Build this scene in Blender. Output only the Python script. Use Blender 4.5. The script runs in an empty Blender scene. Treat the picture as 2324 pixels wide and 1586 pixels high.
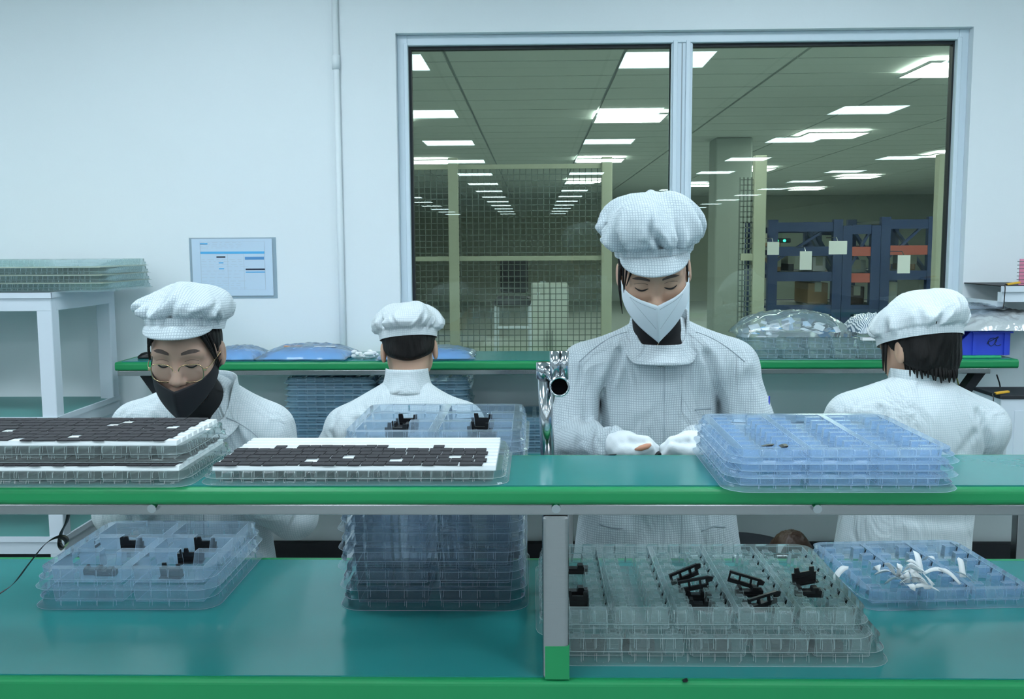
import bpy, math, random
import numpy as np
from mathutils import Vector, Matrix
random.seed(7); rng = np.random.default_rng(7)
S = bpy.context.scene
C = S.collection

# ------------------------------------------------------------------ camera, world, exposure
FPX, CX, CY, CAMH = 2200.0, 1162.0, 793.0, 1.47
YAW, PIT, ROLL = math.radians(1.4), math.radians(6.05), math.radians(0.35)
CAMR = Matrix.Rotation(YAW, 3, 'Z') @ Matrix.Rotation(math.pi/2-PIT, 3, 'X') @ Matrix.Rotation(-ROLL, 3, 'Z')
cam_d = bpy.data.cameras.new('camera'); cam = bpy.data.objects.new('camera', cam_d); C.objects.link(cam)
cam.matrix_world = Matrix.Translation((0, 0, CAMH)) @ CAMR.to_4x4()
cam_d.sensor_width = 36.0; cam_d.lens = FPX/2324*36.0; cam_d.clip_start = 0.05; cam_d.clip_end = 200
S.camera = cam
w = bpy.data.worlds.new('world'); S.world = w; w.use_nodes = True
w.node_tree.nodes['Background'].inputs[0].default_value = (0.7, 0.85, 0.95, 1)
w.node_tree.nodes['Background'].inputs[1].default_value = 0.02
S.view_settings.view_transform = 'Standard'; S.view_settings.look = 'None'
S.view_settings.gamma = 1.0; S.view_settings.use_curve_mapping = False
S.view_settings.exposure = 0.0
S.cycles.max_bounces = 7; S.cycles.diffuse_bounces = 3; S.cycles.glossy_bounces = 3
S.cycles.transmission_bounces = 8; S.cycles.transparent_max_bounces = 64
S.cycles.use_adaptive_sampling = True; S.cycles.adaptive_threshold = 0.06; S.cycles.adaptive_min_samples = 16; S.cycles.use_light_tree = False
S.cycles.use_denoising = True; S.cycles.sample_clamp_indirect = 6.0
LIGHT_L, FAR_L = 16.5, 17.0          # radiance of the ceiling panels in this hall and in the hall beyond the window

def ray(px, py): return CAMR @ Vector(((px-CX)/FPX, -(py-CY)/FPX, -1.0))
def PY(px, py, Y):
    d = ray(px, py); return Vector((0, 0, CAMH)) + d*(Y/d.y)
def PZ(px, py, z):
    d = ray(px, py); return Vector((0, 0, CAMH)) + d*((z-CAMH)/d.z)

# ------------------------------------------------------------------ materials
MATS = {}
def nt(name):
    m = bpy.data.materials.new(name); m.use_nodes = True
    t = m.node_tree; t.nodes.clear()
    o = t.nodes.new('ShaderNodeOutputMaterial')
    MATS[name] = m
    return m, t, o
def link(t, a, b): t.links.new(a, b)
def node(t, typ, **kw):
    n = t.nodes.new(typ)
    for k, v in kw.items():
        if k in n.inputs: n.inputs[k].default_value = v
        else: setattr(n, k, v)
    return n
def P(name, col, rough=0.5, metal=0.0, spec=0.5, noise=0.0, nscale=8.0, bump=0.0, bscale=40.0, bdist=0.002, stretch=None, **kw):
    m, t, o = nt(name)
    b = node(t, 'ShaderNodeBsdfPrincipled')
    b.inputs['Base Color'].default_value = (*col, 1)
    b.inputs['Roughness'].default_value = rough; b.inputs['Metallic'].default_value = metal
    b.inputs['Specular IOR Level'].default_value = spec
    for k, v in kw.items(): b.inputs[k.replace('_', ' ')].default_value = v
    tc = None
    if noise or bump:
        tc = node(t, 'ShaderNodeTexCoord').outputs['Object']
        if stretch:
            mp = node(t, 'ShaderNodeMapping'); mp.inputs['Scale'].default_value = stretch
            link(t, tc, mp.inputs['Vector']); tc = mp.outputs[0]
    if noise:
        n = node(t, 'ShaderNodeTexNoise', Scale=nscale, Detail=4.0); link(t, tc, n.inputs['Vector'])
        mr = node(t, 'ShaderNodeMapRange'); mr.inputs['To Min'].default_value = 1-noise; mr.inputs['To Max'].default_value = 1+noise
        link(t, n.outputs['Fac'], mr.inputs['Value'])
        mx = node(t, 'ShaderNodeMix', data_type='RGBA', blend_type='MULTIPLY'); mx.inputs[0].default_value = 1.0
        mx.inputs[6].default_value = (*col, 1); link(t, mr.outputs[0], mx.inputs[7]); link(t, mx.outputs[2], b.inputs['Base Color'])
    if bump:
        n2 = node(t, 'ShaderNodeTexNoise', Scale=bscale, Detail=3.0); link(t, tc, n2.inputs['Vector'])
        bp = node(t, 'ShaderNodeBump', Strength=bump, Distance=bdist); link(t, n2.outputs['Fac'], bp.inputs['Height'])
        link(t, bp.outputs[0], b.inputs['Normal'])
    link(t, b.outputs[0], o.inputs[0]); return m
def plastic(name, tint, body, fac=0.2, gloss=0.16, rough=0.12):
    """thin clear blister plastic: mostly see-through, a little milky, glossy"""
    m, t, o = nt(name)
    tr = node(t, 'ShaderNodeBsdfTransparent'); tr.inputs[0].default_value = (*tint, 1)
    df = node(t, 'ShaderNodeBsdfDiffuse'); df.inputs[0].default_value = (*body, 1)
    tl = node(t, 'ShaderNodeBsdfTranslucent'); tl.inputs[0].default_value = (*body, 1)
    m0 = node(t, 'ShaderNodeMixShader'); m0.inputs[0].default_value = 0.45
    link(t, df.outputs[0], m0.inputs[1]); link(t, tl.outputs[0], m0.inputs[2])
    m1 = node(t, 'ShaderNodeMixShader'); m1.inputs[0].default_value = fac
    link(t, tr.outputs[0], m1.inputs[1]); link(t, m0.outputs[0], m1.inputs[2])
    gl = node(t, 'ShaderNodeBsdfGlossy'); gl.inputs['Roughness'].default_value = rough; gl.inputs[0].default_value = (0.95, 0.98, 1, 1)
    lw = node(t, 'ShaderNodeLayerWeight', Blend=gloss)
    m2 = node(t, 'ShaderNodeMixShader'); link(t, lw.outputs['Fresnel'], m2.inputs[0])
    link(t, m1.outputs[0], m2.inputs[1]); link(t, gl.outputs[0], m2.inputs[2])
    link(t, m2.outputs[0], o.inputs[0]); return m
def emit(name, col, s):
    m, t, o = nt(name); e = node(t, 'ShaderNodeEmission', Strength=s); e.inputs[0].default_value = (*col, 1)
    link(t, e.outputs[0], o.inputs[0]); return m
def glass(name, tint, refl):
    m, t, o = nt(name)
    tr = node(t, 'ShaderNodeBsdfTransparent'); tr.inputs[0].default_value = (*tint, 1)
    gl = node(t, 'ShaderNodeBsdfGlossy'); gl.inputs['Roughness'].default_value = 0.0; gl.inputs[0].default_value = (0.9, 1, 0.97, 1)
    mx = node(t, 'ShaderNodeMixShader'); mx.inputs[0].default_value = refl
    link(t, tr.outputs[0], mx.inputs[1]); link(t, gl.outputs[0], mx.inputs[2]); link(t, mx.outputs[0], o.inputs[0]); return m
def fabric(name, base, line, cell=0.0056, wid=0.2, amt=0.6, bump=0.7, fold=9.0):
    """anti-static cloth: a fine thread grid, plus soft creases"""
    m, t, o = nt(name)
    b = node(t, 'ShaderNodeBsdfPrincipled'); b.inputs['Roughness'].default_value = 0.8; b.inputs['Specular IOR Level'].default_value = 0.2
    b.inputs['Sheen Weight'].default_value = 0.15
    tc = node(t, 'ShaderNodeTexCoord'); nz = node(t, 'ShaderNodeTexNoise', Scale=6.0, Detail=2.0); link(t, tc.outputs['Object'], nz.inputs['Vector'])
    off = node(t, 'ShaderNodeVectorMath', operation='MULTIPLY_ADD'); off.inputs[1].default_value = (0.02, 0.02, 0.02)
    link(t, nz.outputs['Color'], off.inputs[0]); link(t, tc.outputs['Object'], off.inputs[2])
    sx = node(t, 'ShaderNodeSeparateXYZ'); link(t, off.outputs[0], sx.inputs[0])
    gn = node(t, 'ShaderNodeNewGeometry'); vt = node(t, 'ShaderNodeVectorTransform', vector_type='NORMAL', convert_from='WORLD', convert_to='OBJECT')
    link(t, gn.outputs['Normal'], vt.inputs[0]); ab = node(t, 'ShaderNodeVectorMath', operation='ABSOLUTE'); link(t, vt.outputs[0], ab.inputs[0])
    sn = node(t, 'ShaderNodeSeparateXYZ'); link(t, ab.outputs[0], sn.inputs[0])
    tot = None
    for ax in range(3):
        md = node(t, 'ShaderNodeMath', operation='PINGPONG'); md.inputs[1].default_value = cell/2; link(t, sx.outputs[ax], md.inputs[0])
        lt = node(t, 'ShaderNodeMapRange'); lt.inputs['From Min'].default_value = cell*wid*0.5; lt.inputs['From Max'].default_value = cell*wid
        lt.inputs['To Min'].default_value = 1.0; lt.inputs['To Max'].default_value = 0.0; link(t, md.outputs[0], lt.inputs['Value'])
        ms = node(t, 'ShaderNodeMapRange'); ms.inputs['From Min'].default_value = 0.62; ms.inputs['From Max'].default_value = 0.78
        ms.inputs['To Min'].default_value = 1.0; ms.inputs['To Max'].default_value = 0.0; link(t, sn.outputs[ax], ms.inputs['Value'])
        ml = node(t, 'ShaderNodeMath', operation='MULTIPLY'); link(t, lt.outputs[0], ml.inputs[0]); link(t, ms.outputs[0], ml.inputs[1])
        if tot is None: tot = ml.outputs[0]
        else:
            mx = node(t, 'ShaderNodeMath', operation='MAXIMUM'); link(t, tot, mx.inputs[0]); link(t, ml.outputs[0], mx.inputs[1]); tot = mx.outputs[0]
    fa = node(t, 'ShaderNodeMath', operation='MULTIPLY'); fa.inputs[1].default_value = amt; link(t, tot, fa.inputs[0])
    mc = node(t, 'ShaderNodeMix', data_type='RGBA'); mc.inputs[6].default_value = (*base, 1); mc.inputs[7].default_value = (*line, 1)
    link(t, fa.outputs[0], mc.inputs[0]); link(t, mc.outputs[2], b.inputs['Base Color'])
    mp = node(t, 'ShaderNodeMapping'); mp.inputs['Scale'].default_value = (1.6, 1.6, 0.55); link(t, tc.outputs['Object'], mp.inputs['Vector'])
    cr = node(t, 'ShaderNodeTexNoise', Scale=fold, Detail=3.0, Distortion=1.2); link(t, mp.outputs[0], cr.inputs['Vector'])
    bp = node(t, 'ShaderNodeBump', Strength=bump, Distance=0.03); link(t, cr.outputs['Fac'], bp.inputs['Height']); link(t, bp.outputs[0], b.inputs['Normal'])
    link(t, b.outputs[0], o.inputs[0]); return m

M_WALL = P('wall_paint', (0.84, 0.91, 0.945), 0.6, noise=0.02, nscale=2.0, bump=0.08, bscale=120)
M_CEIL = P('ceiling_paint', (0.78, 0.82, 0.83), 0.7)
M_CEILT = P('ceiling_tile', (0.64, 0.70, 0.66), 0.8, noise=0.03, nscale=3.0)
M_CEILG = P('ceiling_bar', (0.30, 0.35, 0.35), 0.6)
M_FLOOR = P('floor_vinyl', (0.30, 0.36, 0.36), 0.35, noise=0.08, nscale=3.0)
M_FRAME = P('aluminium_white', (0.72, 0.84, 0.93), 0.35)
M_GASK = P('rubber_gasket', (0.015, 0.02, 0.025), 0.6)
M_GLASS = glass('window_glass', (0.86, 0.92, 0.88), 0.045)
M_LIGHT = emit('panel_light', (0.83, 0.95, 1.03), LIGHT_L)
M_LIGHTF = emit('panel_light_far', (0.93, 1.0, 0.93), FAR_L)
M_LIGHTD = emit('panel_light_distant', (0.83, 0.95, 1.03), LIGHT_L); M_LIGHTD.cycles.emission_sampling = 'NONE'
M_LFRAME = P('light_frame', (0.75, 0.8, 0.82), 0.4)
M_GREEN = P('green_edge', (0.010, 0.27, 0.090), 0.38, noise=0.06, nscale=6)
M_MAT = P('teal_mat', (0.022, 0.23, 0.23), 0.16, noise=0.10, nscale=5, bump=0.03, bscale=14, bdist=0.01)
M_STEEL = P('brushed_steel', (0.40, 0.41, 0.42), 0.2, metal=0.95, noise=0.08, nscale=30, stretch=(1, 1, 30))
M_CHROME = P('chrome', (0.55, 0.58, 0.61), 0.14, metal=1.0)
M_DARKIN = P('pipe_shade', (0.004, 0.004, 0.005), 0.9, spec=0.0)
M_WRACK = P('rack_white', (0.70, 0.78, 0.86), 0.45)
M_RACKG = P('rack_mat', (0.10, 0.32, 0.30), 0.4)
M_BLACKP = P('black_plastic', (0.008, 0.008, 0.010), 0.35)
M_FOAM = P('black_foam', (0.030, 0.030, 0.036), 0.85, noise=0.15, nscale=25, bump=0.3, bscale=300)
M_LINER = P('white_liner', (0.80, 0.86, 0.88), 0.45, noise=0.05, nscale=20)
M_TBLUE = plastic('blister_blue', (0.90, 0.95, 0.99), (0.68, 0.83, 0.97), 0.19, 0.18)
M_TBLUE2 = plastic('blister_deep_blue', (0.88, 0.94, 0.99), (0.58, 0.77, 0.98), 0.27, 0.18)
M_TSTACK = plastic('blister_smoky', (0.88, 0.91, 0.94), (0.50, 0.60, 0.72), 0.12, 0.20)
M_TCLEAR = plastic('blister_clear', (0.93, 0.97, 0.97), (0.78, 0.90, 0.90), 0.17, 0.20)
M_EDGE = P('blister_highlight', (0.50, 0.62, 0.74), 0.15)  # opaque pale tones that paint the glint on tray folds
M_EDGEG = P('blister_highlight_green', (0.46, 0.57, 0.58), 0.15)
M_EDGES = P('blister_highlight_smoky', (0.42, 0.51, 0.60), 0.12)
M_BAG = plastic('clear_bag', (0.93, 0.97, 0.99), (0.75, 0.85, 0.92), 0.22, 0.25, 0.08)
M_BAGBLUE = P('blue_film', (0.10, 0.48, 0.92), 0.3, bump=0.4, bscale=12, bdist=0.02)
M_BAGB = plastic('blue_clear_bag', (0.86, 0.92, 0.98), (0.70, 0.80, 0.92), 0.34, 0.25, 0.12)
M_PAPER = P('white_paper', (0.85, 0.88, 0.90), 0.6)
M_SKIN = P('skin', (0.50, 0.33, 0.255), 0.5, spec=0.35, noise=0.06, nscale=30, Subsurface_Weight=0.12, Subsurface_Scale=0.01)
M_SKIN2 = P('skin_warm', (0.56, 0.36, 0.26), 0.5, spec=0.35, noise=0.06, nscale=30, Subsurface_Weight=0.12, Subsurface_Scale=0.01)
M_LIP = P('lip', (0.45, 0.16, 0.14), 0.45)
M_HAIR = P('black_hair', (0.007, 0.006, 0.006), 0.55, spec=0.3, bump=0.9, bscale=160, bdist=0.004, stretch=(1, 1, 0.08))
M_BROW = P('eyebrow', (0.10, 0.072, 0.062), 0.8)
M_LASH = P('eyelash', (0.02, 0.015, 0.015), 0.8)
M_CLOTH = fabric('smock_cloth', (0.64, 0.715, 0.75), (0.26, 0.34, 0.40))
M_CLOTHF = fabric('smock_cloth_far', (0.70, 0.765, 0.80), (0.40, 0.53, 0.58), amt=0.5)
M_CAP = fabric('cap_cloth', (0.64, 0.715, 0.75), (0.27, 0.36, 0.42), fold=14.0, bump=0.25)
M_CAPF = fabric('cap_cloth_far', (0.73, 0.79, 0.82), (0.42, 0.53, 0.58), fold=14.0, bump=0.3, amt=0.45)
M_SEAM = P('seam_thread', (0.36, 0.43, 0.48), 0.8)
M_BLACKC = P('black_knit', (0.006, 0.006, 0.008), 0.85)
M_MASKW = P('white_mask', (0.74, 0.82, 0.88), 0.7, bump=0.1, bscale=200)
M_MASKB = P('black_mask', (0.014, 0.014, 0.019), 0.75)
M_GLOVE = P('white_glove', (0.74, 0.80, 0.83), 0.85, noise=0.05, nscale=60, bump=0.35, bscale=400, bdist=0.001)
M_GOLD = P('gold_wire', (0.75, 0.55, 0.33), 0.2, metal=1.0)
M_LENS = glass('lens', (0.97, 0.98, 0.99), 0.03)
M_SILVER = P('foil', (0.80, 0.84, 0.86), 0.28, metal=0.6, bump=0.6, bscale=18, bdist=0.02)
M_BIN = P('blue_bin', (0.03, 0.07, 0.62), 0.4)
M_BLUERACK = P('rack_blue', (0.014, 0.038, 0.13), 0.45)
M_RED = P('rack_red', (0.42, 0.09, 0.06), 0.5)
M_CARD = P('cardboard', (0.36, 0.23, 0.11), 0.8, noise=0.1, nscale=9)
M_CREAM = P('cream_post', (0.46, 0.48, 0.37), 0.5)
M_WIRE = P('mesh_wire', (0.15, 0.18, 0.16), 0.5)
M_GREYW = P('far_wall', (0.50, 0.56, 0.48), 0.7)
M_COL = P('column_paint', (0.42, 0.48, 0.44), 0.7, noise=0.04, nscale=2)
M_DARK = P('dark_kick', (0.012, 0.014, 0.02), 0.6)
M_YEL = P('yellow_grip', (0.75, 0.42, 0.03), 0.4)
M_PINK = P('pink_sheet', (0.85, 0.30, 0.45), 0.6)
M_BROWN = P('brown_leather', (0.05, 0.025, 0.015), 0.4)
M_CYAN = P('print_cyan', (0.10, 0.45, 0.80), 0.6)
M_INK = P('print_ink', (0.01, 0.02, 0.05), 0.6)
M_INKG = P('print_grey', (0.50, 0.60, 0.70), 0.6)
M_SHEET = P('sheet_sleeve', (0.60, 0.75, 0.90), 0.25)
M_SLATE = P('trousers', (0.03, 0.04, 0.06), 0.8)
M_LEDG = emit('green_led', (0.05, 1.0, 0.45), 3.0)

# ------------------------------------------------------------------ mesh helpers
class MB:
    def __init__(s): s.v = []; s.f = []
    def add(s, V, F):
        n = len(s.v); s.v += [tuple(map(float, p)) for p in V]; s.f += [tuple(n+i for i in q) for q in F]; return s
    def box(s, x0, x1, y0, y1, z0, z1):
        return s.add([(x0,y0,z0),(x1,y0,z0),(x1,y1,z0),(x0,y1,z0),(x0,y0,z1),(x1,y0,z1),(x1,y1,z1),(x0,y1,z1)],
                     [(3,2,1,0),(4,5,6,7),(0,1,5,4),(1,2,6,5),(2,3,7,6),(3,0,4,7)])
    def bar(s, a, b, wx, wy, up=(0,0,1)):
        a, b = Vector(a), Vector(b); d = (b-a).normalized(); u = Vector(up)
        if abs(d.dot(u)) > 0.98: u = Vector((0,1,0))
        x = d.cross(u).normalized()*wx/2; y = d.cross(x).normalized()*wy/2
        q = [a-x-y, a+x-y, a+x+y, a-x+y, b-x-y, b+x-y, b+x+y, b-x+y]
        return s.add(q, [(0,1,2,3),(7,6,5,4),(0,4,5,1),(1,5,6,2),(2,6,7,3),(3,7,4,0)])
    def tube(s, pts, r, n=8, cap=True, closed=False):
        pts = [Vector(p) for p in pts]; m = len(pts); V = []; F = []
        rr = r if isinstance(r, (list, tuple)) else [r]*m
        prev = None
        for i, p in enumerate(pts):
            d = (pts[(i+1) % m] - pts[i-1]) if closed else (pts[min(i+1, m-1)] - pts[max(i-1, 0)])
            d.normalize()
            if prev is None: x = d.orthogonal().normalized()
            else:
                x = prev - d*prev.dot(d); x.normalize()
            prev = x; y = d.cross(x)
            for k in range(n):
                a = 2*math.pi*k/n; V.append(p + (x*math.cos(a)+y*math.sin(a))*rr[i])
        for i in range(m if closed else m-1):
            j = (i+1) % m
            for k in range(n):
                l = (k+1) % n; F.append((i*n+k, i*n+l, j*n+l, j*n+k))
        if cap and not closed: F.append(tuple(range(n))[::-1]); F.append(tuple((m-1)*n+k for k in range(n)))
        return s.add(V, F)
    def prism(s, pts, y0, y1):
        """outline in x,z extruded along y"""
        n = len(pts); V = [(x, y0, z) for x, z in pts]+[(x, y1, z) for x, z in pts]
        return s.add(V, [tuple(range(n)), tuple(range(2*n-1, n-1, -1))]+[(i, i+n, (i+1) % n+n, (i+1) % n) for i in range(n)])
    def grid(s, fn, nu, nv, wrap=False):
        V = [fn(i/(nu if wrap else nu-1), j/(nv-1)) for j in range(nv) for i in range(nu)]
        F = []
        for j in range(nv-1):
            for i in range(nu if wrap else nu-1):
                k = (i+1) % nu; F.append((j*nu+i, j*nu+k, (j+1)*nu+k, (j+1)*nu+i))
        return s.add(V, F)

def obj(name, mb, mat, parent=None, base=None, smooth=False, solid=0.0, bevel=0.0, subsurf=0):
    """base: world point that becomes the local origin (the thing's base); children use their parent's base"""
    V, F = (mb.v, mb.f) if isinstance(mb, MB) else mb
    if base is None: base = parent['_b'] if parent is not None else None
    if parent is None and base is None:
        a = np.array(V); base = ((a[:,0].min()+a[:,0].max())/2, (a[:,1].min()+a[:,1].max())/2, a[:,2].min())
    A = np.array(V, dtype=float)-np.array(base, dtype=float)
    me = bpy.data.meshes.new(name); me.from_pydata(A.tolist(), [], [tuple(map(int, f)) for f in F]); me.update()
    me.materials.append(mat)
    if smooth: me.polygons.foreach_set('use_smooth', [True]*len(me.polygons))
    o = bpy.data.objects.new(name, me); C.objects.link(o)
    o['_b'] = list(map(float, base))
    if parent is None: o.location = base
    else: o.parent = parent
    if solid: md = o.modifiers.new('s', 'SOLIDIFY'); md.thickness = solid; md.offset = 0
    if bevel: md = o.modifiers.new('b', 'BEVEL'); md.width = bevel; md.segments = 2; md.limit_method = 'ANGLE'
    if subsurf: md = o.modifiers.new('u', 'SUBSURF'); md.levels = subsurf; md.render_levels = subsurf
    return o
def tag(o, label=None, cat=None, group=None, kind=None):
    if label: o['label'] = label
    if cat: o['category'] = cat
    if group: o['group'] = group
    if kind: o['kind'] = kind
    return o
def empty(name, base, label=None, cat=None, group=None, kind=None):
    o = bpy.data.objects.new(name, None); C.objects.link(o); o.location = base; o['_b'] = list(map(float, base))
    o.empty_display_size = 0.05
    return tag(o, label, cat, group, kind)
def copy_of(o, loc=None, parent=None, rz=None):
    c = o.copy(); C.objects.link(c); c.parent = parent
    if loc is not None: c.location = loc
    if rz is not None: c.rotation_euler = (0, 0, rz)
    return c
def copy_tree(o, loc, rz=None, label=None):
    c = copy_of(o, loc, None, rz)
    if label: c['label'] = label
    for ch in o.children:
        d = copy_of(ch, None, c)
        for g in ch.children: copy_of(g, None, d)
    return c
ORD = ['lowest', 'second', 'third', 'fourth', 'fifth', 'sixth', 'seventh', 'eighth', 'ninth', 'tenth', 'eleventh', 'twelfth', 'thirteenth', 'fourteenth', 'fifteenth', 'sixteenth']
# ------------------------------------------------------------------ the room
WY, CZ = 3.65, 2.75
def struct(name, mb, mat, label, parent=None, **k):
    o = obj(name, mb, mat, parent, **k); tag(o, label, None, None, 'structure' if parent is None else None); return o
WX0, WX1, WZ0, WZ1 = -0.511, 1.590, 1.0, 2.252
struct('floor', MB().box(-8, 9, -38, WY+0.12, -0.05, 0), M_FLOOR, 'grey floor of the white assembly hall')
struct('wall_back', MB().box(-8, WX0, WY, WY+0.12, 0, CZ).box(WX1, 9, WY, WY+0.12, 0, CZ)
       .box(WX0, WX1, WY, WY+0.12, 0, WZ0).box(WX0, WX1, WY, WY+0.12, WZ1, CZ), M_WALL, 'white painted wall around the big window')
struct('wall_left', MB().box(-8.1, -8, -38, WY, 0, CZ), M_WALL, 'white side wall of the hall beyond the rack')
struct('wall_right', MB().box(9, 9.1, -38, WY, 0, CZ), M_WALL, 'white side wall of the hall beyond the shelves')
struct('wall_rear', MB().box(-8, 9, -38.1, -38, 0, CZ), M_WALL, 'white end wall of the long hall')
def ceil_mat():
    m = M_CEIL.copy(); t = m.node_tree; b = [n for n in t.nodes if n.type == 'BSDF_PRINCIPLED'][0]
    tc = node(t, 'ShaderNodeTexCoord'); br = node(t, 'ShaderNodeTexBrick', offset=0.0)
    br.inputs['Scale'].default_value = 1.0; br.inputs['Brick Width'].default_value = 1.2; br.inputs['Row Height'].default_value = 0.6
    br.inputs['Mortar Size'].default_value = 0.012
    br.inputs['Color1'].default_value = (0.72, 0.77, 0.76, 1); br.inputs['Color2'].default_value = (0.70, 0.75, 0.75, 1); br.inputs['Mortar'].default_value = (0.35, 0.4, 0.42, 1)
    link(t, tc.outputs['Object'], br.inputs['Vector']); link(t, br.outputs['Color'], b.inputs['Base Color']); return m
struct('ceiling', MB().box(-8, 9, -38, WY+0.12, CZ, CZ+0.05), ceil_mat(), 'white tiled ceiling of the assembly hall')
struct('baseboard_back', MB().box(-3.2, 3.2, WY-0.03, WY, 0, 0.34), M_DARK, 'dark kick board along the foot of the wall', bevel=0.004)

# ceiling panels of this hall (they light it; the window mirrors all but the nearest row)
def panel_light(base, mat, sx=0.3, sy=0.3):
    x, y, z = base
    r = empty('ceiling_light', base)
    obj('frame', MB().box(x-sx-0.02, x+sx+0.02, y-sy-0.02, y-sy, z-0.012, z+0.002).box(x-sx-0.02, x+sx+0.02, y+sy, y+sy+0.02, z-0.012, z+0.002)
        .box(x-sx-0.02, x-sx, y-sy, y+sy, z-0.012, z+0.002).box(x+sx, x+sx+0.02, y-sy, y+sy, z-0.012, z+0.002), M_LFRAME, r)
    obj('diffuser', MB().box(x-sx, x+sx, y-sy, y+sy, z-0.008, z), mat, r)
    return r
L0 = L1 = None
for X in (-5.4, -3.2, -1.05, 0.9, 3.15, 5.4):
    for k in range(1, -13, -1):
        p = (X, 0.6+2.6*k if k < 1 else 2.30, CZ-0.004)  # row nearest the wall is added out of view to brighten it
        if L0 is None:
            L0 = panel_light(p, M_LIGHT); tag(L0, 'square white ceiling light panel mirrored faintly in the window, nearest row added unseen', 'ceiling light', 'ceiling lights of the assembly hall')
        elif k > -5: copy_tree(L0, p)
        elif L1 is None:
            L1 = panel_light(p, M_LIGHTD); tag(L1, L0['label'], 'ceiling light', L0['group'])
        else: copy_tree(L1, p)

# window: two panes in a white frame, set back in the wall
WF = WY+0.07
def wx(px, py=400): return PY(px, py, WF).x
gz1 = PY(1400, 110, WF).z; ga, gb, gc, gd = wx(937, 300), wx(1520, 250), wx(1568, 250), wx(2152, 300)
win = empty('window_1', ((WX0+WX1)/2, WF, WZ0), 'wide two-pane window in a white aluminium frame', None, None, 'structure')
obj('frame_top', MB().box(ga-0.012, gd+0.012, WF-0.035, WF+0.03, gz1+0.012, WZ1), M_FRAME, win, bevel=0.003)
obj('frame_bottom', MB().box(ga-0.012, gd+0.012, WF-0.035, WF+0.03, WZ0, WZ0+0.035), M_FRAME, win, bevel=0.003)
obj('frame_side', MB().box(WX0, ga-0.012, WF-0.035, WF+0.03, WZ0, WZ1), M_FRAME, win, bevel=0.003)
obj('frame_side', MB().box(gd+0.012, WX1, WF-0.035, WF+0.03, WZ0, WZ1), M_FRAME, win, bevel=0.003)
obj('mullion', MB().box(gb, gc, WF-0.03, WF+0.03, WZ0+0.035, gz1+0.012), M_FRAME, win, bevel=0.003)
m_ = (gb+gc)/2
obj('mullion_joint', MB().box(m_-0.002, m_+0.002, WF-0.032, WF-0.029, WZ0, WZ1), M_SEAM, win)
for a, b in ((ga, gb), (gc, gd)):
    g = obj('gasket', MB().box(a-0.012, a, WF-0.012, WF+0.02, WZ0+0.03, gz1+0.012).box(b, b+0.012, WF-0.012, WF+0.02, WZ0+0.03, gz1+0.012)
        .box(a, b, WF-0.012, WF+0.02, gz1, gz1+0.012), M_GASK, win)
    obj('bead', MB().box(a-0.026, a-0.010, WF-0.04, WF-0.01, WZ0+0.03, gz1+0.02).box(b+0.006, b+0.022, WF-0.04, WF-0.01, WZ0+0.03, gz1+0.02), M_FRAME, win, bevel=0.002)
    obj('pane', MB().box(a-0.002, b+0.002, WF, WF+0.006, WZ0+0.03, gz1+0.004), M_GLASS, win)

# wall pipe and posted sheet
pp = PY(768, 300, WY)
t = empty('conduit_pipe', (pp.x, WY-0.012, 0.34), 'white vertical conduit pipe on the wall beside the window', 'pipe')
obj('tube', MB().tube([(pp.x, WY-0.0125, 0.34), (pp.x, WY-0.0125, CZ)], 0.0115, 14), M_WALL, t, smooth=True)
zc = PY(768, 140, WY).z
obj('coupling', MB().tube([(pp.x, WY-0.0145, zc-0.03), (pp.x, WY-0.0145, zc+0.02)], 0.0145, 14), M_WALL, t, smooth=True)
A, B_ = PY(430, 541, WY-0.004), PY(627, 674, WY-0.004)
t = empty('posted_sheet', (A.x, WY, B_.z), 'printed form with blue bars in clear sleeve taped to wall', 'notice')
sw, sh = B_.x-A.x, A.z-B_.z
def sheet(name, u0, u1, v0, v1, d, mat, th=0.0006):
    y = WY-0.0035-d
    return obj(name, MB().box(A.x+sw*u0, A.x+sw*u1, y-th, y, A.z-sh*v1, A.z-sh*v0), mat, t)
sheet('sleeve', -0.01, 1.015, -0.01, 1.02, -0.0025, plastic('sleeve_clear', (0.9, 0.94, 0.97), (0.6, 0.72, 0.78), 0.5, 0.1), 0.001)
sheet('paper', 0.02, 0.97, 0.01, 0.975, 0, M_SHEET)
for n_, u0, u1, v0, v1, mm in (('logo_bar', 0.12, 0.21, 0.08, 0.105, M_CYAN), ('header_bar', 0.12, 0.88, 0.225, 0.265, P('bar_blue', (0.10, 0.48, 0.85), 0.6)),
        ('ink_bar', 0.31, 0.415, 0.305, 0.33, M_INK), ('cyan_tick', 0.335, 0.39, 0.405, 0.425, M_CYAN), ('cyan_tick', 0.335, 0.395, 0.505, 0.525, M_CYAN),
        ('photo_strip', 0.645, 0.87, 0.315, 0.365, P('photo_blue', (0.10, 0.30, 0.60), 0.6)), ('photo_strip', 0.65, 0.88, 0.515, 0.54, M_INK), ('photo_edge', 0.65, 0.88, 0.565, 0.585, M_CYAN)):
    sheet(n_, u0, u1, v0, v1, 0.0006, mm)
rows = MB()
for v in (0.07, 0.10, 0.13, 0.16, 0.36, 0.39, 0.44, 0.48, 0.55, 0.6, 0.66, 0.72, 0.76, 0.80, 0.84):
    u = 0.13
    while u < 0.6:
        l = random.uniform(0.02, 0.09); rows.box(A.x+sw*u, A.x+sw*(u+l), WY-0.0047, WY-0.0041, A.z-sh*(v+0.006), A.z-sh*v); u += l+0.03
tag(obj('print_lines', rows, M_INKG, t), kind='stuff')
fr = MB()
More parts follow.
